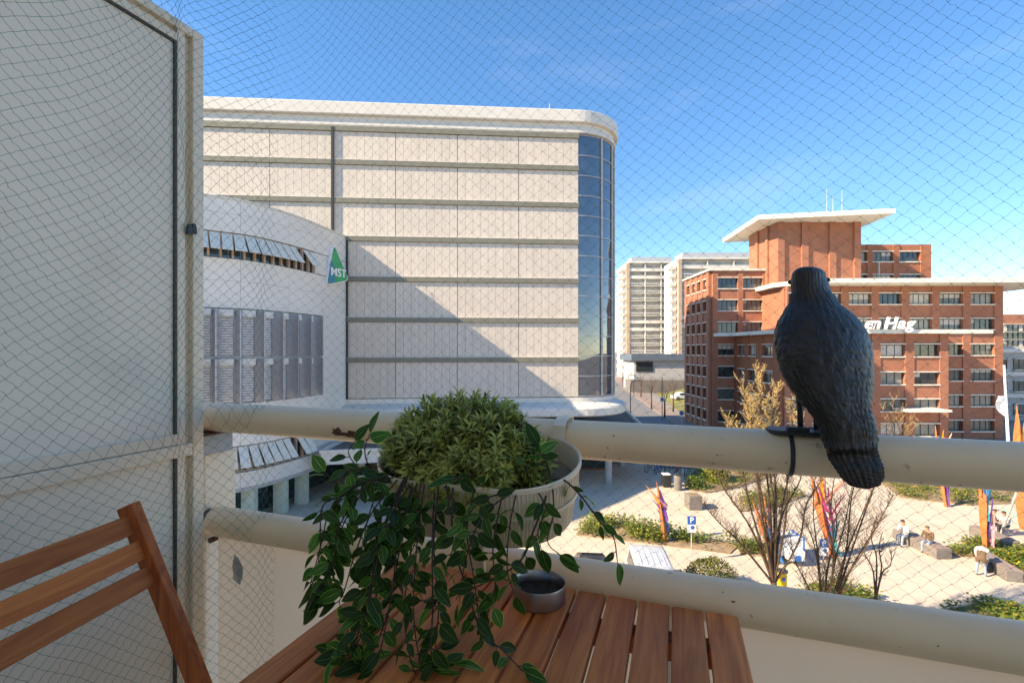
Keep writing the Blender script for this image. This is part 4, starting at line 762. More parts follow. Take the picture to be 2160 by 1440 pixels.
# ------------------------------------------------------------------ balcony frame: u along the rail, n outwards, z over the balcony floor
RZ = math.atan2(-.3257, .9455); BZ = CH - 1.2
BAL = Matrix.Translation((0, 0, BZ)) @ Matrix.Rotation(RZ, 4, 'Z'); BI = BAL.inverted()
def LB(px, py, d): return BI @ P(px, py, d)
def bthing(name, label, cat, base, group=None, rz=0.):
    t = thing(name, label, cat, BAL @ Vector(base), RZ + rz, group); return t, Matrix.Rotation(-rz, 4, 'Z') @ Matrix.Translation(-Vector(base))
tag(MB(BAL).box(-14, -12, -BZ - .5, 12, -.95, 6.0).build('building_wall', K['wall']), kind='structure')
tag(MB(BAL).box(-1.45, -.949, -.22, 3, 1.12, 0).build('balcony_floor', K['tile']), kind='structure')
o = MB(BAL).tube([(-1.2, .9, 2.665), (-1.02, 1.04, 2.665), (1.25, 1.058, 2.665)], .004, 6).build('net_cable', K['steelp']); tag(o, 'thin dark cable carrying the top edge of the bird net', 'cable')
# railing
rl, T = bthing('balcony_railing', 'cream balcony railing of two thick round tubes over a frosted panel', 'railing', (0, 1, 0))
ZT, ZB, RR = 1.01, .716, .0405
def tubebar(u0, u1, z, nm):
    k = 60; mb = MB(T); mb.tube([(lerp(u0, u1, i / k), 1.0, z) for i in range(k + 1)], RR, 40); return mb.build(nm, K['rail'], rl, local=True, smooth=True, angle=50)
tr_ = tubebar(-1.42, 1.3, ZT, 'top_tube'); lr_ = tubebar(-1.232, 1.3, ZB, 'lower_tube')
MB(T).box(-1.40, .985, 0, -1.262, 1.09, .905).build('end_post', K['sframe'], rl, local=True, bevel=.006)
MB(T).box(-1.42, .955, .905, -1.24, 1.06, .962).build('support_bracket', K['conc'], rl, local=True, bevel=.003)
MB(T).box(-1.42, .95, .963, -1.22, 1.07, .968).build('rusty_shim', K['rust'], rl, local=True)
MB(T).cyl((-1.262, 1.0, ZB), (-1.232, 1.0, ZB), .03, n=20).build('tube_spigot', K['gasket'], rl, local=True)
MB(T).cyl((-1.24, .985, ZB - .052), (-1.24, 1.015, ZB - .052), .008, n=8).build('bolt', K['rust'], rl, local=True)
MB(T).box(-1.225, 1.0, .05, 1.3, 1.007, ZB - .02).build('frosted_panel', K['frost'], rl, local=True)
for u in (-.02,): MB(T).box(u - .012, 1.008, .03, u + .012, 1.03, ZB - .02).build('panel_clamp', K['sframe'], rl, local=True)
def patch(u, ang, su, sa, m, nm, par, z, seed, n=18):
    rnd = random.Random(seed); mb = MB(T); rings = []
    vs = [(u, 1 - math.cos(ang) * (RR + .0012), z + math.sin(ang) * (RR + .0012))]
    for i in range(n):
        a = 2 * math.pi * i / n; r = rnd.uniform(.45, 1); uu = u + math.cos(a) * su * r; aa = ang + math.sin(a) * sa * r; vs.append((uu, 1 - math.cos(aa) * (RR + .0006), z + math.sin(aa) * (RR + .0006)))
    mb.add(vs, [(0, 1 + i, 1 + (i + 1) % n) for i in range(n)]); return mb.build(nm, m, par, local=True, recalc=False)
def uz(px): return ((px - HX) / FPX * .9455 - .3257) / ((px - HX) / FPX * .3257 + .9455)
patch(uz(733), -.25, .02, .36, K['rust'], 'rust_stain', tr_, ZT, 3); patch(uz(762), -.40, .045, .3, K['rust'], 'rust_stain', tr_, ZT, 5)
rs = random.Random(9)
for k in range(46):
    top = k % 2; u = rs.uniform(-1.15, .6); patch(u, rs.uniform(-1.0, .9), rs.uniform(.0007, .0034) * (1.6 if k % 9 == 0 else 1), rs.uniform(.015, .07), K['rust'], 'dirt_spot', tr_ if top else lr_, ZT if top else ZB, k, 7)
# privacy screen at the left
sc_, T = bthing('privacy_screen', 'white privacy screen with cream aluminium frame at the left of the balcony', 'screen', (-1.22, 0, 0))
U0 = -1.2
for z0, z1 in ((.03, .925), (.985, 1.985)): MB(T).box(U0 - .022, -.94, z0, U0 - .012, .862, z1).build('board', K['screen'], sc_, local=True)
for z0, z1 in ((.03, .93), (.98, 1.99)): MB(T).box(U0 - .02, .862, z0, U0 - .006, .868, z1).build('gasket', K['gasket'], sc_, local=True)
MB(T).box(U0 - .02, -.94, 1.984, U0 - .006, .862, 1.99).build('gasket', K['gasket'], sc_, local=True)
MB(T).box(U0 - .035, .868, 0, U0 - .004, .888, 2.03).build('post_inner', K['sframe'], sc_, local=True, bevel=.002)
MB(T).box(U0 - .035, .888, 0, U0 - .016, .906, 2.03).build('post_groove', K['sframe'], sc_, local=True)
MB(T).box(U0 - .04, .906, 0, U0, .937, 2.045).build('post_flange', K['sframe'], sc_, local=True, bevel=.003)
MB(T).box(U0 - .035, -.94, 1.99, U0 - .004, .868, 2.01).build('top_inner', K['sframe'], sc_, local=True, bevel=.002)
MB(T).box(U0 - .035, -.94, 2.01, U0 - .016, .89, 2.022).build('top_groove', K['sframe'], sc_, local=True)
MB(T).box(U0 - .04, -.94, 2.022, U0, .906, 2.045).build('top_flange', K['sframe'], sc_, local=True, bevel=.003)
MB(T).box(U0 - .035, -.94, .958, U0 - .003, .888, .985).build('middle_rail', K['sframe'], sc_, local=True, bevel=.002)
MB(T).box(U0 - .035, -.94, .925, U0 + .004, .903, .957).build('middle_flange', K['sframe'], sc_, local=True, bevel=.003)
for dz, du in ((0, .0), (.004, .012)):
    c = LB(388, 482, 1.24); MB(T).loft([[(U0 + .004 + x, .893 + du + y, 1.515 + dz + z) for x, y in ((-.004, -w), (.004, -w), (.004, w), (-.004, w))] for z, w in ((-.014, .006), (.0, .006), (.012, .0025))]).build('black_clip', K['blackp'], sc_, local=True)
# grey tape on the frosted panel
tp, T = bthing('grey_tape', 'torn strip of grey tape stuck to the frosted panel near the screen', 'tape', (-1.05, .998, .6))
mb = MB(T); c0, c1 = LB(512, 1165, 1.33), LB(514, 1221, 1.33); vs = []
for i in range(8):
    u = i / 7; c = c0.lerp(c1, u); w = .006 + .012 * min(1, u * 2); off = .006 * math.sin(u * 5); vs += [(c.x - w + .006 * math.sin(u * 4), .992 - off, c.z + .004), (c.x + .3 * w, .988 - off * .3, c.z), (c.x + w + .006 * math.sin(u * 4), .991 + off * .2, c.z - .003)]
mb.add(vs, [(i * 3 + j, i * 3 + j + 1, i * 3 + j + 4, i * 3 + j + 3) for i in range(7) for j in range(2)]); o = mb.build('tape_strip', K['conc'], tp, local=True, recalc=False); o.modifiers.new('thick', 'SOLIDIFY').thickness = .0008
# ------------------------------------------------------------------ bird net
def net_path():
    pts = [(-1.165, .05, 0), (-1.168, .5, 0), (-1.166, .80, 0), (-1.155, .89, 0), (-1.13, .925, 0), (-1.09, .948, 0), (-1.045, .975, 0), (-.99, 1.03, 0), (-.93, 1.056, 0), (-.8, 1.058, 0), (-.3, 1.058, 0), (.3, 1.058, 0), (1.2, 1.058, 0)]
    c = catmull(pts, 10); l = [0]
    for i in range(1, len(c)): l.append(l[-1] + (c[i] - c[i - 1]).length)
    return np.array([p[:2] for p in c]), np.array(l)
pc, plen = net_path(); LEN = plen[-1]; S_C = .80      # arc position of the corner
w_, h_ = .0325, .0285
NI = int(LEN / (w_ / 2) * 1.34); ZLO, ZHI = .12, 2.66; NJ = int((ZHI - ZLO) / (h_ / 2))
def wob(a, b, c): return noise.noise((a, b, c))
nv = {}; nverts = []
for i in range(NI + 1):
    for j in range(NJ + 1):
        if (i + j) % 2: continue
        s = i * w_ / 2; z = ZLO + j * h_ / 2
        # gathers: vertical bunches near the screen edge and the corner
        a = s - .030 * (1 + math.tanh((s - .86) / .042)) - .028 * (1 + math.tanh((s - 1.10) / .045)) * (1 if z < 1.3 else max(.25, 1 - (z - 1.3))) - .012 * (1 + math.tanh((s - .45) / .06))
        pan = 1 / (1 + math.exp((a - .95) / .05))                     # 1 on the screen side
        a += (.012 + .030 * pan) * wob(s * 2.6, z * 2.2, 1) + .0035 * wob(s * 14, z * 14, 2)
        z2 = z + (.012 + .05 * pan) * wob(s * 2.2, z * 2.0, 5) + .0035 * wob(s * 14, z * 14, 7) + .16 * pan * (a - .5) * (.6 if z > 1 else .1)
        if a < 0 or a > LEN or z2 < .02 or z2 > 2.66: continue
        if a > 1.16 and z2 < .62: continue
        x = np.interp(a, plen, pc[:, 0]); y = np.interp(a, plen, pc[:, 1])
        x += pan * .016 * wob(s * 4, z * 3, 9); y += (1 - pan) * .012 * wob(s * 2.4, z * 2, 11)
        if pan > .5: x = max(x, -1.19)
        nv[(i, j)] = len(nverts); nverts.append((x, y, z2))
NVa = np.array(nverts); ed = []
for (i, j), k in nv.items():
    for di in (-1, 1):
        q = nv.get((i + di, j + 1))
        if q is not None: ed.append((k, q))
ed = np.array(ed); A, B_ = NVa[ed[:, 0]], NVa[ed[:, 1]]; rng = np.random.default_rng(4); dv = B_ - A; ln = np.linalg.norm(dv, axis=1, keepdims=True); dv /= np.maximum(ln, 1e-6)
nrm = np.tile(np.array([[.3, -.95, .1]]), (len(ed), 1)); s1 = np.cross(dv, nrm); s1 /= np.linalg.norm(s1, axis=1, keepdims=True); s2 = np.cross(dv, s1)
sag = rng.normal(0, .0011, (len(ed), 1)); sag2 = rng.normal(0, .0011, (len(ed), 1)); rad = np.where((A[:, :1] + B_[:, :1]) / 2 < -1.02, .00042, .00024)
pts = [A, A + (B_ - A) * .34 + s1 * (sag + .0010), A + (B_ - A) * .67 + s1 * (sag2 - .0010), B_]
ring = []
for p in pts:
    for q in range(3): an = 2 * math.pi * q / 3; ring.append(p + (s1 * math.cos(an) + s2 * math.sin(an)) * rad)
ver = np.stack(ring, 1).reshape(-1, 3); base = np.arange(len(ed))[:, None] * 12; fq = []
for r_ in range(3):
    for q in range(3): fq.append([r_ * 3 + q, r_ * 3 + (q + 1) % 3, r_ * 3 + 3 + (q + 1) % 3, r_ * 3 + 3 + q])
faces = (base[:, :, None] + np.array(fq)[None]).reshape(-1, 4)
kr = .0010; octv = np.array([(kr, 0, 0), (-kr, 0, 0), (0, kr, 0), (0, -kr, 0), (0, 0, kr), (0, 0, -kr)]); octf = np.array([(0, 2, 4), (2, 1, 4), (1, 3, 4), (3, 0, 4), (2, 0, 5), (1, 2, 5), (3, 1, 5), (0, 3, 5)])
kv = (NVa[:, None, :] + octv[None]).reshape(-1, 3); kf = (np.arange(len(NVa))[:, None, None] * 6 + octf[None]).reshape(-1, 3) + len(ver)
me = bpy.data.meshes.new('bird_net'); allv = np.concatenate([ver, kv]); nl = faces.size + kf.size
me.vertices.add(len(allv)); me.vertices.foreach_set('co', allv.ravel()); me.loops.add(nl); me.loops.foreach_set('vertex_index', np.concatenate([faces.ravel(), kf.ravel()]))
me.polygons.add(len(faces) + len(kf)); me.polygons.foreach_set('loop_start', np.concatenate([np.arange(len(faces)) * 4, faces.size + np.arange(len(kf)) * 3])); me.update(calc_edges=True); me.validate(); me.materials.append(K['net'])
no = bpy.data.objects.new('bird_net', me); COL.objects.link(no); no.location = BAL.translation; no.rotation_euler = (0, 0, RZ); tag(no, 'thin green bird net stretched across the whole balcony opening', 'net')
# ------------------------------------------------------------------ slatted table
TZ = CH - .483 - BZ; tb, T = bthing('slatted_table', 'small oiled wooden table with slatted top against the railing', 'table', (-.25, .67, 0))
for k in range(12):
    u = .108 - (k + 1) * .0596; MB(T).box(u + .0052, .405, TZ - .018, u + .0596, .948, TZ).build('slat', K['wood_t'], tb, local=True, bevel=.003)
for n0 in (.875, .455): MB(T).box(-.59, n0 - .02, TZ - .05, .09, n0 + .02, TZ - .019).build('crossbar', K['wood_s'], tb, local=True, bevel=.002)
for u in (-.57, .07):
    for n0, n1 in ((.86, .46), (.46, .86)): MB(T).bar((u + (.012 if n0 > n1 else -.012), n0, TZ - .05), (u + (.012 if n0 > n1 else -.012), n1, 0.01), .018, .035, up=(1, 0, 0)).build('leg', K['wood_s'], tb, local=True, bevel=.002)
# ------------------------------------------------------------------ folding chair
P0 = Vector((-.753, .93, 0)); cz = math.atan2(-.124, .992)
chr_ = thing('folding_chair', 'folding wooden chair with slatted back beside the privacy screen', 'chair', (P0.x, P0.y, BZ), cz)
ln_ = .455; ztop = .896
def cx(z): return (ztop - z) * ln_
for y in (0, -.42):
    MB().bar((cx(ztop), y, ztop), (cx(.02), y, .02), .036, .02, up=(0, 1, 0)).build('stile', K['wood_s'], chr_, local=True, bevel=.002)
    MB().bar((.10, y + (.025 if y < 0 else -.025), .02), (.52, y + (.025 if y < 0 else -.025), .44), .034, .02, up=(0, 1, 0)).build('leg', K['wood_s'], chr_, local=True, bevel=.002)
for k in range(3):
    zc = ztop - .036 - k * .0475; xc = cx(zc) - .004; q = Vector((ln_, 0, -1)).normalized()
    MB().bar((xc, -.411, zc), (xc, -.0085, zc), .015, .038, up=-q).build('back_slat', K['wood_c'], chr_, local=True, bevel=.002)
for k in range(6): MB().box(.16 + k * .058, -.40, .438, .16 + k * .058 + .048, -.02, .455).build('seat_slat', K['wood_c'], chr_, local=True, bevel=.002)
# ------------------------------------------------------------------ ashtray
ac = BI @ Vector((.053, .917, CH - .483)); at, T = bthing('ashtray', 'round brushed steel ashtray with ash on the table', 'ashtray', (ac.x, ac.y, TZ))
MB().lathe([(0, .0), (.047, .0), (.0502, .003), (.0502, .035), (.0496, .0365), (.0485, .035), (.0482, .006), (0, .005)], n=64).build('bowl', K['steel'], at, local=True, smooth=True, angle=40)
mb = MB(); n = 26; vs = []
for i in range(7):
    for k in range(n): r = .0475 * i / 6; a = 2 * math.pi * k / n; vs.append((r * math.cos(a), r * math.sin(a),   .014 + .004 * noise.noise((r * 120 * math.cos(a), r * 120 * math.sin(a), 0))))
mb.add(vs, [(i * n + k, i * n + (k + 1) % n, (i + 1) * n + (k + 1) % n, (i + 1) * n + k) for i in range(6) for k in range(n)]); mb.build('ash_bed', K['ash'], at, local=True, recalc=False)
# ------------------------------------------------------------------ planter
pc0 = Vector((-.362, .8415, .9985)); plt, T = bthing('hanging_planter', 'beige ribbed oval planter hooked over the top rail', 'planter', (pc0.x, pc0.y, pc0.z - .18))
PT = Matrix.Translation((0, 0, .18)) @ Matrix.Rotation(R(14), 4, 'X')
LU, WN = .199, .1135
def stad(sc, n=640, rib=0., nrib=150):
    hw = LU - WN; pts = []; per = 4 * hw + 2 * math.pi * WN
    for i in range(n):
        s = per * i / n; rb_ = 1 + rib * (1 if (i * nrib / n) % 1 < .5 else -1)
        if s < 2 * hw: p = Vector((-hw + s, -WN)); q = Vector((0, -1))
        elif s < 2 * hw + math.pi * WN: a = -math.pi / 2 + (s - 2 * hw) / WN; q = Vector((math.cos(a), math.sin(a))); p = Vector((hw, 0)) + q * WN
        elif s < 4 * hw + math.pi * WN: p = Vector((hw - (s - 2 * hw - math.pi * WN), WN)); q = Vector((0, 1))
        else: a = math.pi / 2 + (s - 4 * hw - math.pi * WN) / WN; q = Vector((math.cos(a), math.sin(a))); p = Vector((-hw, 0)) + q * WN
        p = p * sc + q * (rb_ - 1) * WN; pts.append(p)
    return pts
def prings(spec): return [[(p.x, p.y, z) for p in stad(s, rib=r)] for s, z, r in spec]
MB(PT).loft(prings([(.985, -.004, 0), (1.0, 0, 0), (1.012, -.002, 0), (1.012, -.010, 0), (.995, -.011, 0)]), caps=False).build('rim', K['planter'], plt, local=True, smooth=True, angle=40)
MB(PT).loft(prings([(.99, -.011, .009), (.965, -.056, .009)]), caps=False).build('upper_wall', K['planter'], plt, local=True)
MB(PT).loft(prings([(.975, -.056, 0), (.982, -.059, 0), (.975, -.064, 0), (.945, -.064, 0)]), caps=False).build('band', K['planter'], plt, local=True)
MB(PT).loft(prings([(.945, -.0635, .009), (.90, -.117, .009), (.86, -.123, 0)]), caps=True).build('lower_wall', K['planter'], plt, local=True)
MB(PT).loft(prings([(.982, -.003, .006), (.95, -.07, .006)]), caps=False).build('inner_wall', K['planter'], plt, local=True)
MB(PT).loft(prings([(.955, -.05, 0), (.5, -.045, 0)]), caps=True).build('soil', K['soil'], plt, local=True)
for u in (-.15, .137): 
    mb = MB(T); uu = pc0.x + u; mb.M = Matrix.Translation(-Vector((pc0.x, pc0.y, pc0.z - .18))); w = .012
    pr = [(.945, 1.0), (.950, 1.045), (.968, 1.056), (1.0, 1.059), (1.034, 1.054), (1.049, 1.035), (1.0505, 1.005)]
    vs = [(uu + s * w, n_, z_) for n_, z_ in pr for s in (-1, 1)]; mb.add(vs, [(i * 2, i * 2 + 1, i * 2 + 3, i * 2 + 2) for i in range(len(pr) - 1)]); o = mb.build('hook', K['planter'], plt, local=True, recalc=False); o.modifiers.new('thick', 'SOLIDIFY').thickness = .004
mb = MB(PT); mb.loft([[(.02 + x, y, z) for x, y in ((-w, -.108 + t_), (w, -.108 + t_), (w, -.10 + t_), (-w, -.10 + t_))] for z, w, t_ in ((-.064, .03, 0.0), (-.12, .024, .004), (-.185, .017, .012))]); mb.build('support_foot', K['planter'], plt, local=True, bevel=.003)
# rosemary-like bush
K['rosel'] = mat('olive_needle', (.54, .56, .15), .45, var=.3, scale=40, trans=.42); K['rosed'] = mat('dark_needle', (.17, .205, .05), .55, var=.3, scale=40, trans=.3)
bs, T = bthing('rosemary_bush', 'dense round olive green rosemary bush filling the planter', 'plant', (-.36, .845, .95))
rnd = random.Random(5); mb = MB(T); core = MB(T); cen = Vector((-.388, .835, .985)); rad3 = Vector((.166, .112, .128))
for k in range(520):
    z = rnd.uniform(-.35, 1); a = rnd.uniform(0, 6.283); q = math.sqrt(max(0, 1 - z * z)); dirv = Vector((q * math.cos(a), q * math.sin(a), z)); lump = 1 + .10 * noise.noise(dirv * 2.4) + rnd.uniform(-.16, .05)
    tip = cen + Vector((dirv.x * rad3.x, dirv.y * rad3.y, dirv.z * rad3.z)) * lump; ax = (Vector((dirv.x / rad3.x, dirv.y / rad3.y, dirv.z / rad3.z)).normalized() + Vector((0, 0, .45)) + Vector((rnd.gauss(0, .18), rnd.gauss(0, .18), 0))).normalized()
    L0 = rnd.uniform(.035, .055); b0 = tip - ax * L0; s1_ = ax.orthogonal().normalized(); s2_ = ax.cross(s1_); core.tube([b0 - ax * .03, tip], [.0013, .0008], 4, caps=False)
    for i in range(24):
        u = i / 24; p = b0 + ax * L0 * u; an = i * 2.4 + rnd.uniform(-.3, .3); sd = s1_ * math.cos(an) + s2_ * math.sin(an); spread = lerp(1.15, .35, u); d = (sd * spread + ax * .55).normalized(); l = rnd.uniform(.022, .034) * (1 - .3 * u); wv = d.cross(sd if abs(d.dot(sd)) < .99 else ax).normalized() * .0024
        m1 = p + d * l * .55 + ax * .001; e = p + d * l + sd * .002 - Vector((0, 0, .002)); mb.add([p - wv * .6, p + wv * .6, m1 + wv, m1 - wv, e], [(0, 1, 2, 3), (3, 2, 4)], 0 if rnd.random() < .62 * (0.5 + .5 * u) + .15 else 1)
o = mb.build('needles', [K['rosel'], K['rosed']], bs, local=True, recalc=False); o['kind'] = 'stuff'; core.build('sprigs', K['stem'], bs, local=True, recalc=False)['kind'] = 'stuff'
# ------------------------------------------------------------------ trailing vine
def leaf_mat():
    m = bpy.data.materials.new('vine_leaf'); m.use_nodes = True; t = m.node_tree; b = t.nodes['Principled BSDF']; uv = N(t, 'ShaderNodeUVMap'); sx = N(t, 'ShaderNodeSeparateXYZ'); t.links.new(uv.outputs[0], sx.inputs[0])
    oi = N(t, 'ShaderNodeObjectInfo'); r = N(t, 'ShaderNodeValToRGB'); e = r.color_ramp.elements; e[0].position = 0; e[0].color = (.10, .17, .03, 1); e[1].position = .10; e[1].color = (.012, .042, .006, 1)
    for ps, c in ((.42, (.018, .05, .011, 1)), (.50, (.026, .07, .014, 1)), (.58, (.015, .044, .010, 1)), (.86, (.016, .052, .007, 1)), (1.0, (.14, .27, .028, 1))): q = e.new(ps); q.color = c
    t.links.new(sx.outputs[0], r.inputs[0]); mr = N(t, 'ShaderNodeMapRange'); mr.inputs['To Min'].default_value = .9; mr.inputs['To Max'].default_value = 3.2; t.links.new(oi.outputs['Random'], mr.inputs[0]); h = N(t, 'ShaderNodeHueSaturation'); t.links.new(mr.outputs[0], h.inputs['Value']); t.links.new(r.outputs[0], h.inputs['Color']); t.links.new(h.outputs[0], b.inputs['Base Color']); b.inputs['Roughness'].default_value = .42; b.inputs['Specular IOR Level'].default_value = .3
    tr = N(t, 'ShaderNodeBsdfTranslucent'); hh = N(t, 'ShaderNodeHueSaturation'); hh.inputs['Value'].default_value = 2.2; t.links.new(h.outputs[0], hh.inputs['Color']); t.links.new(hh.outputs[0], tr.inputs[0]); ms = N(t, 'ShaderNodeMixShader'); ms.inputs[0].default_value = .42; t.links.new(b.outputs[0], ms.inputs[1]); t.links.new(tr.outputs[0], ms.inputs[2]); t.links.new(ms.outputs[0], t.nodes['Material Output'].inputs[0]); return m
K['leaf'] = leaf_mat(); leafmeshes = []
for v in range(5):
    rr = random.Random(v); n = 8; vs = []; uvs = []; fs = []; wd = rr.uniform(.46, .60); curl = rr.uniform(-.1, .35); tw = rr.uniform(-.3, .3)
    for i in range(n + 1):
        u = i / n; w = wd * (math.sin(math.pi * u ** .78) ** .85) * .5 if 0 < u < 1 else .0
        for j in range(5):
            s = (j - 2) / 2; vs.append((u, s * w + tw * .1 * u * u, -curl * u * u * .5 + .22 * abs(s) * w + .03 * math.sin(u * 5))); uvs.append(abs(s))
    fs = [(i * 5 + j, i * 5 + j + 1, (i + 1) * 5 + j + 1, (i + 1) * 5 + j) for i in range(n) for j in range(4)]
    lm = bpy.data.meshes.new('leaf'); lm.from_pydata(vs, [], fs); lm.materials.append(K['leaf']); ul = lm.uv_layers.new(name='UVMap')
    for lp in lm.loops: ul.data[lp.index].uv = (uvs[lp.vertex_index], vs[lp.vertex_index][0])
    lm.polygons.foreach_set('use_smooth', [True] * len(fs)); lm.update(); leafmeshes.append(lm)
vn, T = bthing('trailing_vine', 'dark trailing vine with pointed oval leaves hanging from the planter to the table', 'plant', (-.36, .74, .96))
VM = WM[vn.name].inverted(); rnd = random.Random(12); stemb = MB(VM); leaves = []
def vine(pts, step=.02, r=.0016, lf=1., tipleaf=True):
    c = catmull([P(*p) for p in pts], 7); stemb.tube(c, [lerp(r, r * .5, i / (len(c) - 1)) for i in range(len(c))], 5, caps=False); acc = 0; side = 1
    for i in range(1, len(c)):
        acc += (c[i] - c[i - 1]).length
        if acc > step:
            acc = 0; side = -side; t = (c[i] - c[i - 1]).normalized()
            for rep in range(2 if rnd.random() < .55 else 1):
                a = rnd.uniform(-.9, .9) + (0 if side > 0 else math.pi) + rep * math.pi; rt = Vector((math.cos(a), math.sin(a) * .8, 0)); d = (t * rnd.uniform(.2, .9) + rt * rnd.uniform(.5, 1) + Vector((0, 0, rnd.uniform(-.6, .25)))).normalized(); leaves.append((c[i], d, rnd.triangular(.016, .042, .030) * lf))
    if tipleaf: leaves.append((c[-1], (c[-1] - c[-3]).normalized(), rnd.uniform(.034, .048) * lf))
V0 = [
 [(800, 1000, .85), (775, 975, .83), (770, 945, .83), (778, 920, .83)], [(790, 1005, .84), (755, 985, .82), (735, 955, .82), (745, 935, .82)],
 [(810, 1005, .83), (745, 990, .80), (705, 1010, .79), (690, 1000, .79)], [(812, 1008, .82), (740, 1030, .79), (700, 1080, .78), (695, 1150, .77), (685, 1215, .76)],
 [(820, 1010, .82), (765, 1040, .78), (722, 1110, .77), (705, 1180, .76), (672, 1255, .75)], [(838, 1012, .82), (785, 1080, .77), (748, 1170, .76), (720, 1260, .75), (690, 1275, .75)],
 [(858, 1015, .81), (815, 1100, .76), (785, 1220, .75), (760, 1320, .73), (735, 1380, .72)], [(870, 1018, .81), (848, 1130, .76), (825, 1260, .74), (800, 1380, .71), (785, 1410, .71)],
 [(895, 1020, .80), (880, 1140, .75), (872, 1280, .73), (885, 1390, .715), (905, 1425, .71)], [(925, 1022, .80), (915, 1150, .75), (925, 1280, .73), (920, 1370, .72), (950, 1400, .715)],
 [(955, 1028, .79), (955, 1140, .75), (985, 1240, .74), (1015, 1330, .735), (1060, 1370, .73), (1100, 1412, .71)], [(1000, 1032, .79), (985, 1120, .75), (998, 1210, .74), (1010, 1300, .74)],
 [(1075, 1036, .78), (1010, 1060, .75), (965, 1130, .74), (940, 1210, .74)], [(1085, 1036, .78), (1020, 1085, .74), (985, 1170, .73), (970, 1260, .74)],
 [(1160, 1025, .80), (1125, 1120, .76), (1095, 1185, .75), (1020, 1230, .74), (930, 1262, .74), (860, 1265, .75)], [(1130, 1030, .79), (1150, 1070, .76), (1135, 1120, .76), (1140, 1150, .76)],
 [(1165, 1022, .80), (1168, 1080, .77), (1155, 1140, .77), (1175, 1165, .77)], [(1150, 1020, .82), (1185, 1010, .80), (1225, 1045, .80), (1262, 1095, .80), (1293, 1130, .80), (1302, 1180, .80)],
 [(1090, 1036, .78), (1075, 1110, .75), (1070, 1200, .74), (1085, 1250, .74)], [(1060, 1040, .78), (1040, 1150, .74), (1045, 1240, .74), (1030, 1290, .74)],
 [(880, 1018, .80), (860, 1070, .77), (845, 1110, .76)], [(940, 1022, .80), (945, 1075, .77), (900, 1100, .76), (860, 1180, .75)], [(830, 1005, .83), (800, 1030, .80), (770, 1120, .77), (775, 1200, .75)],
 [(1120, 1010, .83), (1110, 985, .82), (1135, 960, .82)], [(1020, 1010, .82), (1000, 1000, .80), (960, 1010, .78)], [(1160, 1000, .84), (1150, 965, .83), (1140, 945, .83)]]
for vi, p in enumerate(V0): vine(p, .0175 if vi < 11 else .026, .0019 if len(p) > 5 else .0015)
for k in range(12):
    p = rnd.choice(V0[3:11]); j = rnd.uniform(-26, 22); vine([(x + j * (i + 1) / len(p) + rnd.uniform(-8, 8), y + rnd.uniform(-15, 15), d - rnd.uniform(-.02, .02)) for i, (x, y, d) in enumerate(p)], .023)
rnd.shuffle(leaves); extra = MB(VM)
for li, (p, d, l) in enumerate(leaves[:540]):
    up = Vector((rnd.gauss(0, .6), rnd.gauss(-.6, .5), rnd.gauss(.55, .5))); y_ = up.cross(d).normalized(); z_ = d.cross(y_); l = max(.022, l)
    if (p + d * l).z < CH - .481: d = Vector((d.x, d.y, max(d.z, .05))).normalized(); y_ = up.cross(d).normalized(); z_ = d.cross(y_)
    if p.z < CH - .48: p = Vector((p.x, p.y, CH - .478))
    pet = p + d * .006; stemb.tube([p, pet], [.0009, .0008], 4, caps=False)
    mtx = Matrix(((d.x * l, y_.x * l, z_.x * l, pet.x), (d.y * l, y_.y * l, z_.y * l, pet.y), (d.z * l, y_.z * l, z_.z * l, pet.z), (0, 0, 0, 1)))
    lm = rnd.choice(leafmeshes)
    if li >= 299: extra.add([mtx @ v.co for v in lm.vertices], [tuple(q.vertices) for q in lm.polygons]); continue
    o = bpy.data.objects.new('leaf', lm); COL.objects.link(o); o.parent = vn; o.matrix_basis = VM @ mtx
if extra.v:
    eo = extra.build('leaf_mass', K['leaf'], vn, local=True, recalc=False, smooth=True); eo['kind'] = 'stuff'; ul = eo.data.uv_layers.new(name='UVMap'); nvl = len(leafmeshes[0].vertices)
    for lp in eo.data.loops: q = lp.vertex_index % nvl; ul.data[lp.index].uv = (abs((q % 5 - 2) / 2), q // 5 / 8)
stemb.build('stems', K['stem'], vn, local=True, recalc=False, smooth=True)
# ------------------------------------------------------------------ crow decoy on the top rail
def crow_mat():
    m = mat('black_feather_plastic', (.026, .0195, .0145), .42, var=.5, scale=40, bump=.25, bscale=150, spec=.34, stretch=(1, 1, .3)); return m
K['crow'] = crow_mat()
prof = [(92, 395, 8, .872, .006), (98, 395, 62, .874, .022), (110, 397, 88, .876, .032), (130, 397, 106, .878, .038), (165, 398, 114, .880, .042), (230, 410, 124, .878, .043), (300, 428, 144, .874, .047), (350, 446, 192, .868, .054), (400, 455, 234, .862, .062), (470, 467, 262, .855, .068), (550, 482, 278, .846, .072), (620, 492, 277, .838, .072), (700, 505, 265, .828, .068), (780, 527, 237, .815, .062), (850, 552, 208, .803, .055), (900, 570, 186, .795, .049), (960, 602, 173, .785, .042), (1020, 625, 165, .776, .035), (1080, 634, 158, .769, .028), (1120, 640, 152, .762, .024), (1155, 648, 150, .766, .013), (1185, 658, 150, .764, .011), (1240, 686, 143, .755, .012), (1300, 706, 124, .752, .010), (1340, 718, 88, .750, .008), (1354, 724, 40, .749, .005), (1358, 725, 6, .749, .003)]
ys = [p[0] for p in prof]; NS, NT = 210, 128; rings = []
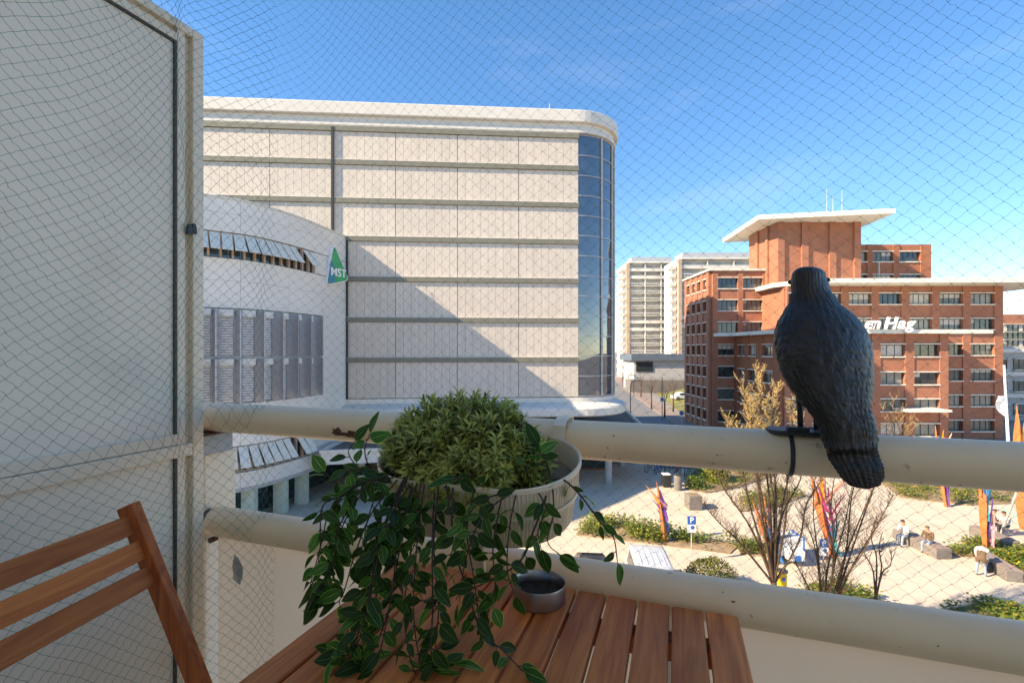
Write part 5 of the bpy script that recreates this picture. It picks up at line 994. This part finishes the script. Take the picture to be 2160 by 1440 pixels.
for i in range(NS):
    v = i / (NS - 1); cy = lerp(ys[0], ys[-1], v); c = np.interp(cy, ys, [p[1] for p in prof]); hw = np.interp(cy, ys, [p[2] for p in prof]); dep = np.interp(cy, ys, [p[3] for p in prof]); hb = np.interp(cy, ys, [p[4] for p in prof])
    px, py = 1560 + c / 2.717, 530 + cy / 2.717; o0 = P(px, py, dep); a_ = hw / 2.717 / FPX * dep; f = Vector((o0.x, o0.y, 0)).normalized(); rt = Vector((1, 0, 0)); rg = []
    for k in range(NT):
        th = 2 * math.pi * k / NT; ct, st = math.cos(th), math.sin(th); e = .0
        back = max(0., -st)
        if .10 < v < .82:      # overlapping contour feathers with rounded tips
            wv = v * 10 + .5 * noise.noise((ct * 1.7, st * 1.7, v * 6)); hm = 0
            for par in (0, 1):
                cf = abs(((th / (2 * math.pi)) * 17 + .5 * par + .35 * noise.noise((ct * 2, st * 2, v * 8))) % 1 - .5) * 2; hq = (wv + .5 * par + .22 * cf * cf) % 1; hm = max(hm, hq ** 1.6 * (1 - cf ** 5))
            lim = 1 if v < .42 else 1 / (1 + math.exp((abs(ct) - .5) * 22)); e += .0026 * lim * hm * min(1, (v - .10) * 6) * (1 if v < .66 else max(.2, 1 - (v - .66) * 6))
        if v < .30: e += .0007 * math.sin(th * 34 + 5 * noise.noise((ct, st, v * 12))) * min(1, v * 8)
        if .30 < v < .84:      # folded wings: long flight feathers run down both flanks to the tail
            q = abs(ct) + .55 * (v - .55); fe = (q * 8.0) % 1; e += (.0044 * (fe ** 1.3 - .4) + .0006 * math.sin(v * 210 - q * 60)) * min(1, (v - .30) * 5) * min(1, (.84 - v) * 12) * min(1, max(0, abs(ct) - .30) * 5)
        if v >= .80: fe = (abs(ct) * 4.5) % 1; e += .0026 * (fe - .5) + .0007 * math.sin(v * 330 - abs(ct) * 9)
        if v > .25: e += -.0016 * math.exp(-(ct / .03) ** 2) * (st < 0)
        e += .0009 * noise.noise((ct * 2.2 + 3, st * 2.2, v * 9))
        e += .0008 * noise.noise((ct * 5, st * 5, v * 30))
        sq = 1.0 if v > .12 else .92
        rg.append(o0 + rt * ct * (a_ + e) * sq + f * st * (hb + e))
    rings.append(rg)
cb = P(1688, 912, .875); cr_ = thing('crow_decoy', 'black plastic crow decoy perched on the top rail facing away', 'bird decoy', cb)
CM = WM[cr_.name].inverted()
MB(CM).loft(rings).build('body', K['crow'], cr_, local=True, smooth=True)
hc = P(1706, 590, .878); fo = Vector((.52, .85, 0)); mb = MB(CM); rgs = []
for u, w, z in ((0, .017, -.004), (.02, .013, -.007), (.045, .008, -.012), (.07, .0015, -.022)):
    c = hc + fo * (.034 + u) + Vector((0, 0, z)); q = Vector((fo.y, -fo.x, 0)); rgs.append([c + q * w * math.cos(a) + Vector((0, 0, w * .8 * math.sin(a))) for a in [2 * math.pi * k / 12 for k in range(12)]])
mb.loft(rgs).build('beak', K['blackp'], cr_, local=True, smooth=True)
for s in (-1, 1):
    q = Vector((fo.y, -fo.x, 0)) * s; mb = MB(CM); c = hc + q * .029 + fo * .02; mb.loft([[c + Vector((r * math.cos(a), 0, r * math.sin(a))) + q * o_ for a in [2 * math.pi * k / 10 for k in range(10)]] for r, o_ in ((.005, 0), (.004, .002), (.0005, .003))]).build('eye', K['steelp'], cr_, local=True, smooth=True)
for px, o_ in ((1688, 0), (1722, .004)):
    ft = P(px, 911, .872); tp_ = P(px - 6, 815, .845); mb = MB(CM); mb.tube(catmull([tp_ + Vector((0, 0, .03)), tp_, tp_.lerp(ft, .55) + Vector((.002, 0, 0)), ft], 5), [.016, .0125, .0085, .0062, .0055, .005, .0048, .0048, .0048, .0048, .0048, .0048, .0048, .0048, .005, .0055], 10)
    for an in (-.5, .0, .5, math.pi): d = Vector((.33 * math.cos(an) + .94 * math.sin(an), .94 * math.cos(an) - .33 * math.sin(an), 0)); mb.tube([ft, ft + d * .014 + Vector((0, 0, .004)), ft + d * .028 + Vector((0, 0, -.003))], [.0045, .0042, .0018], 6)
    mb.build('leg', K['blackp'], cr_, local=True, smooth=True)
# mounting plate and strap
mp_, T = bthing('mounting_plate', 'black plastic mounting plate strapped to the top rail under the crow', 'mount', (uz(1680), 1.0, 1.05))
mb = MB(T); n = 12; u0, u1 = uz(1640), uz(1726); wn = .031
poly = [(u1 + .0 + math.cos(a) * .012, 1.0 + math.sin(a) * wn) for a in [R(-90 + 180 * k / n) for k in range(n + 1)]] + [(u0 + math.cos(a) * .02, 1.0 + math.sin(a) * wn) for a in [R(90 + 180 * k / n) for k in range(n + 1)]]
mb.prism(poly, 1.046, 1.054); mb.build('plate', K['blackp'], mp_, local=True, bevel=.002)
mb = MB(T); us = uz(1662); rgs = []
for k in range(41):
    a = 2 * math.pi * k / 40; rgs.append([(us + x, 1 + math.cos(a) * (RR + r_), ZT + math.sin(a) * (RR + r_)) for x, r_ in ((-.0035, .0004), (.0035, .0004), (.0035, .0028), (-.0035, .0028))])
mb.loft(rgs, caps=False); mb.build('strap', K['blackp'], mp_, local=True)
MB(T).box(uz(1655), .972, 1.054, uz(1700), .99, 1.061).build('plate_ridge', K['blackp'], mp_, local=True, bevel=.001)
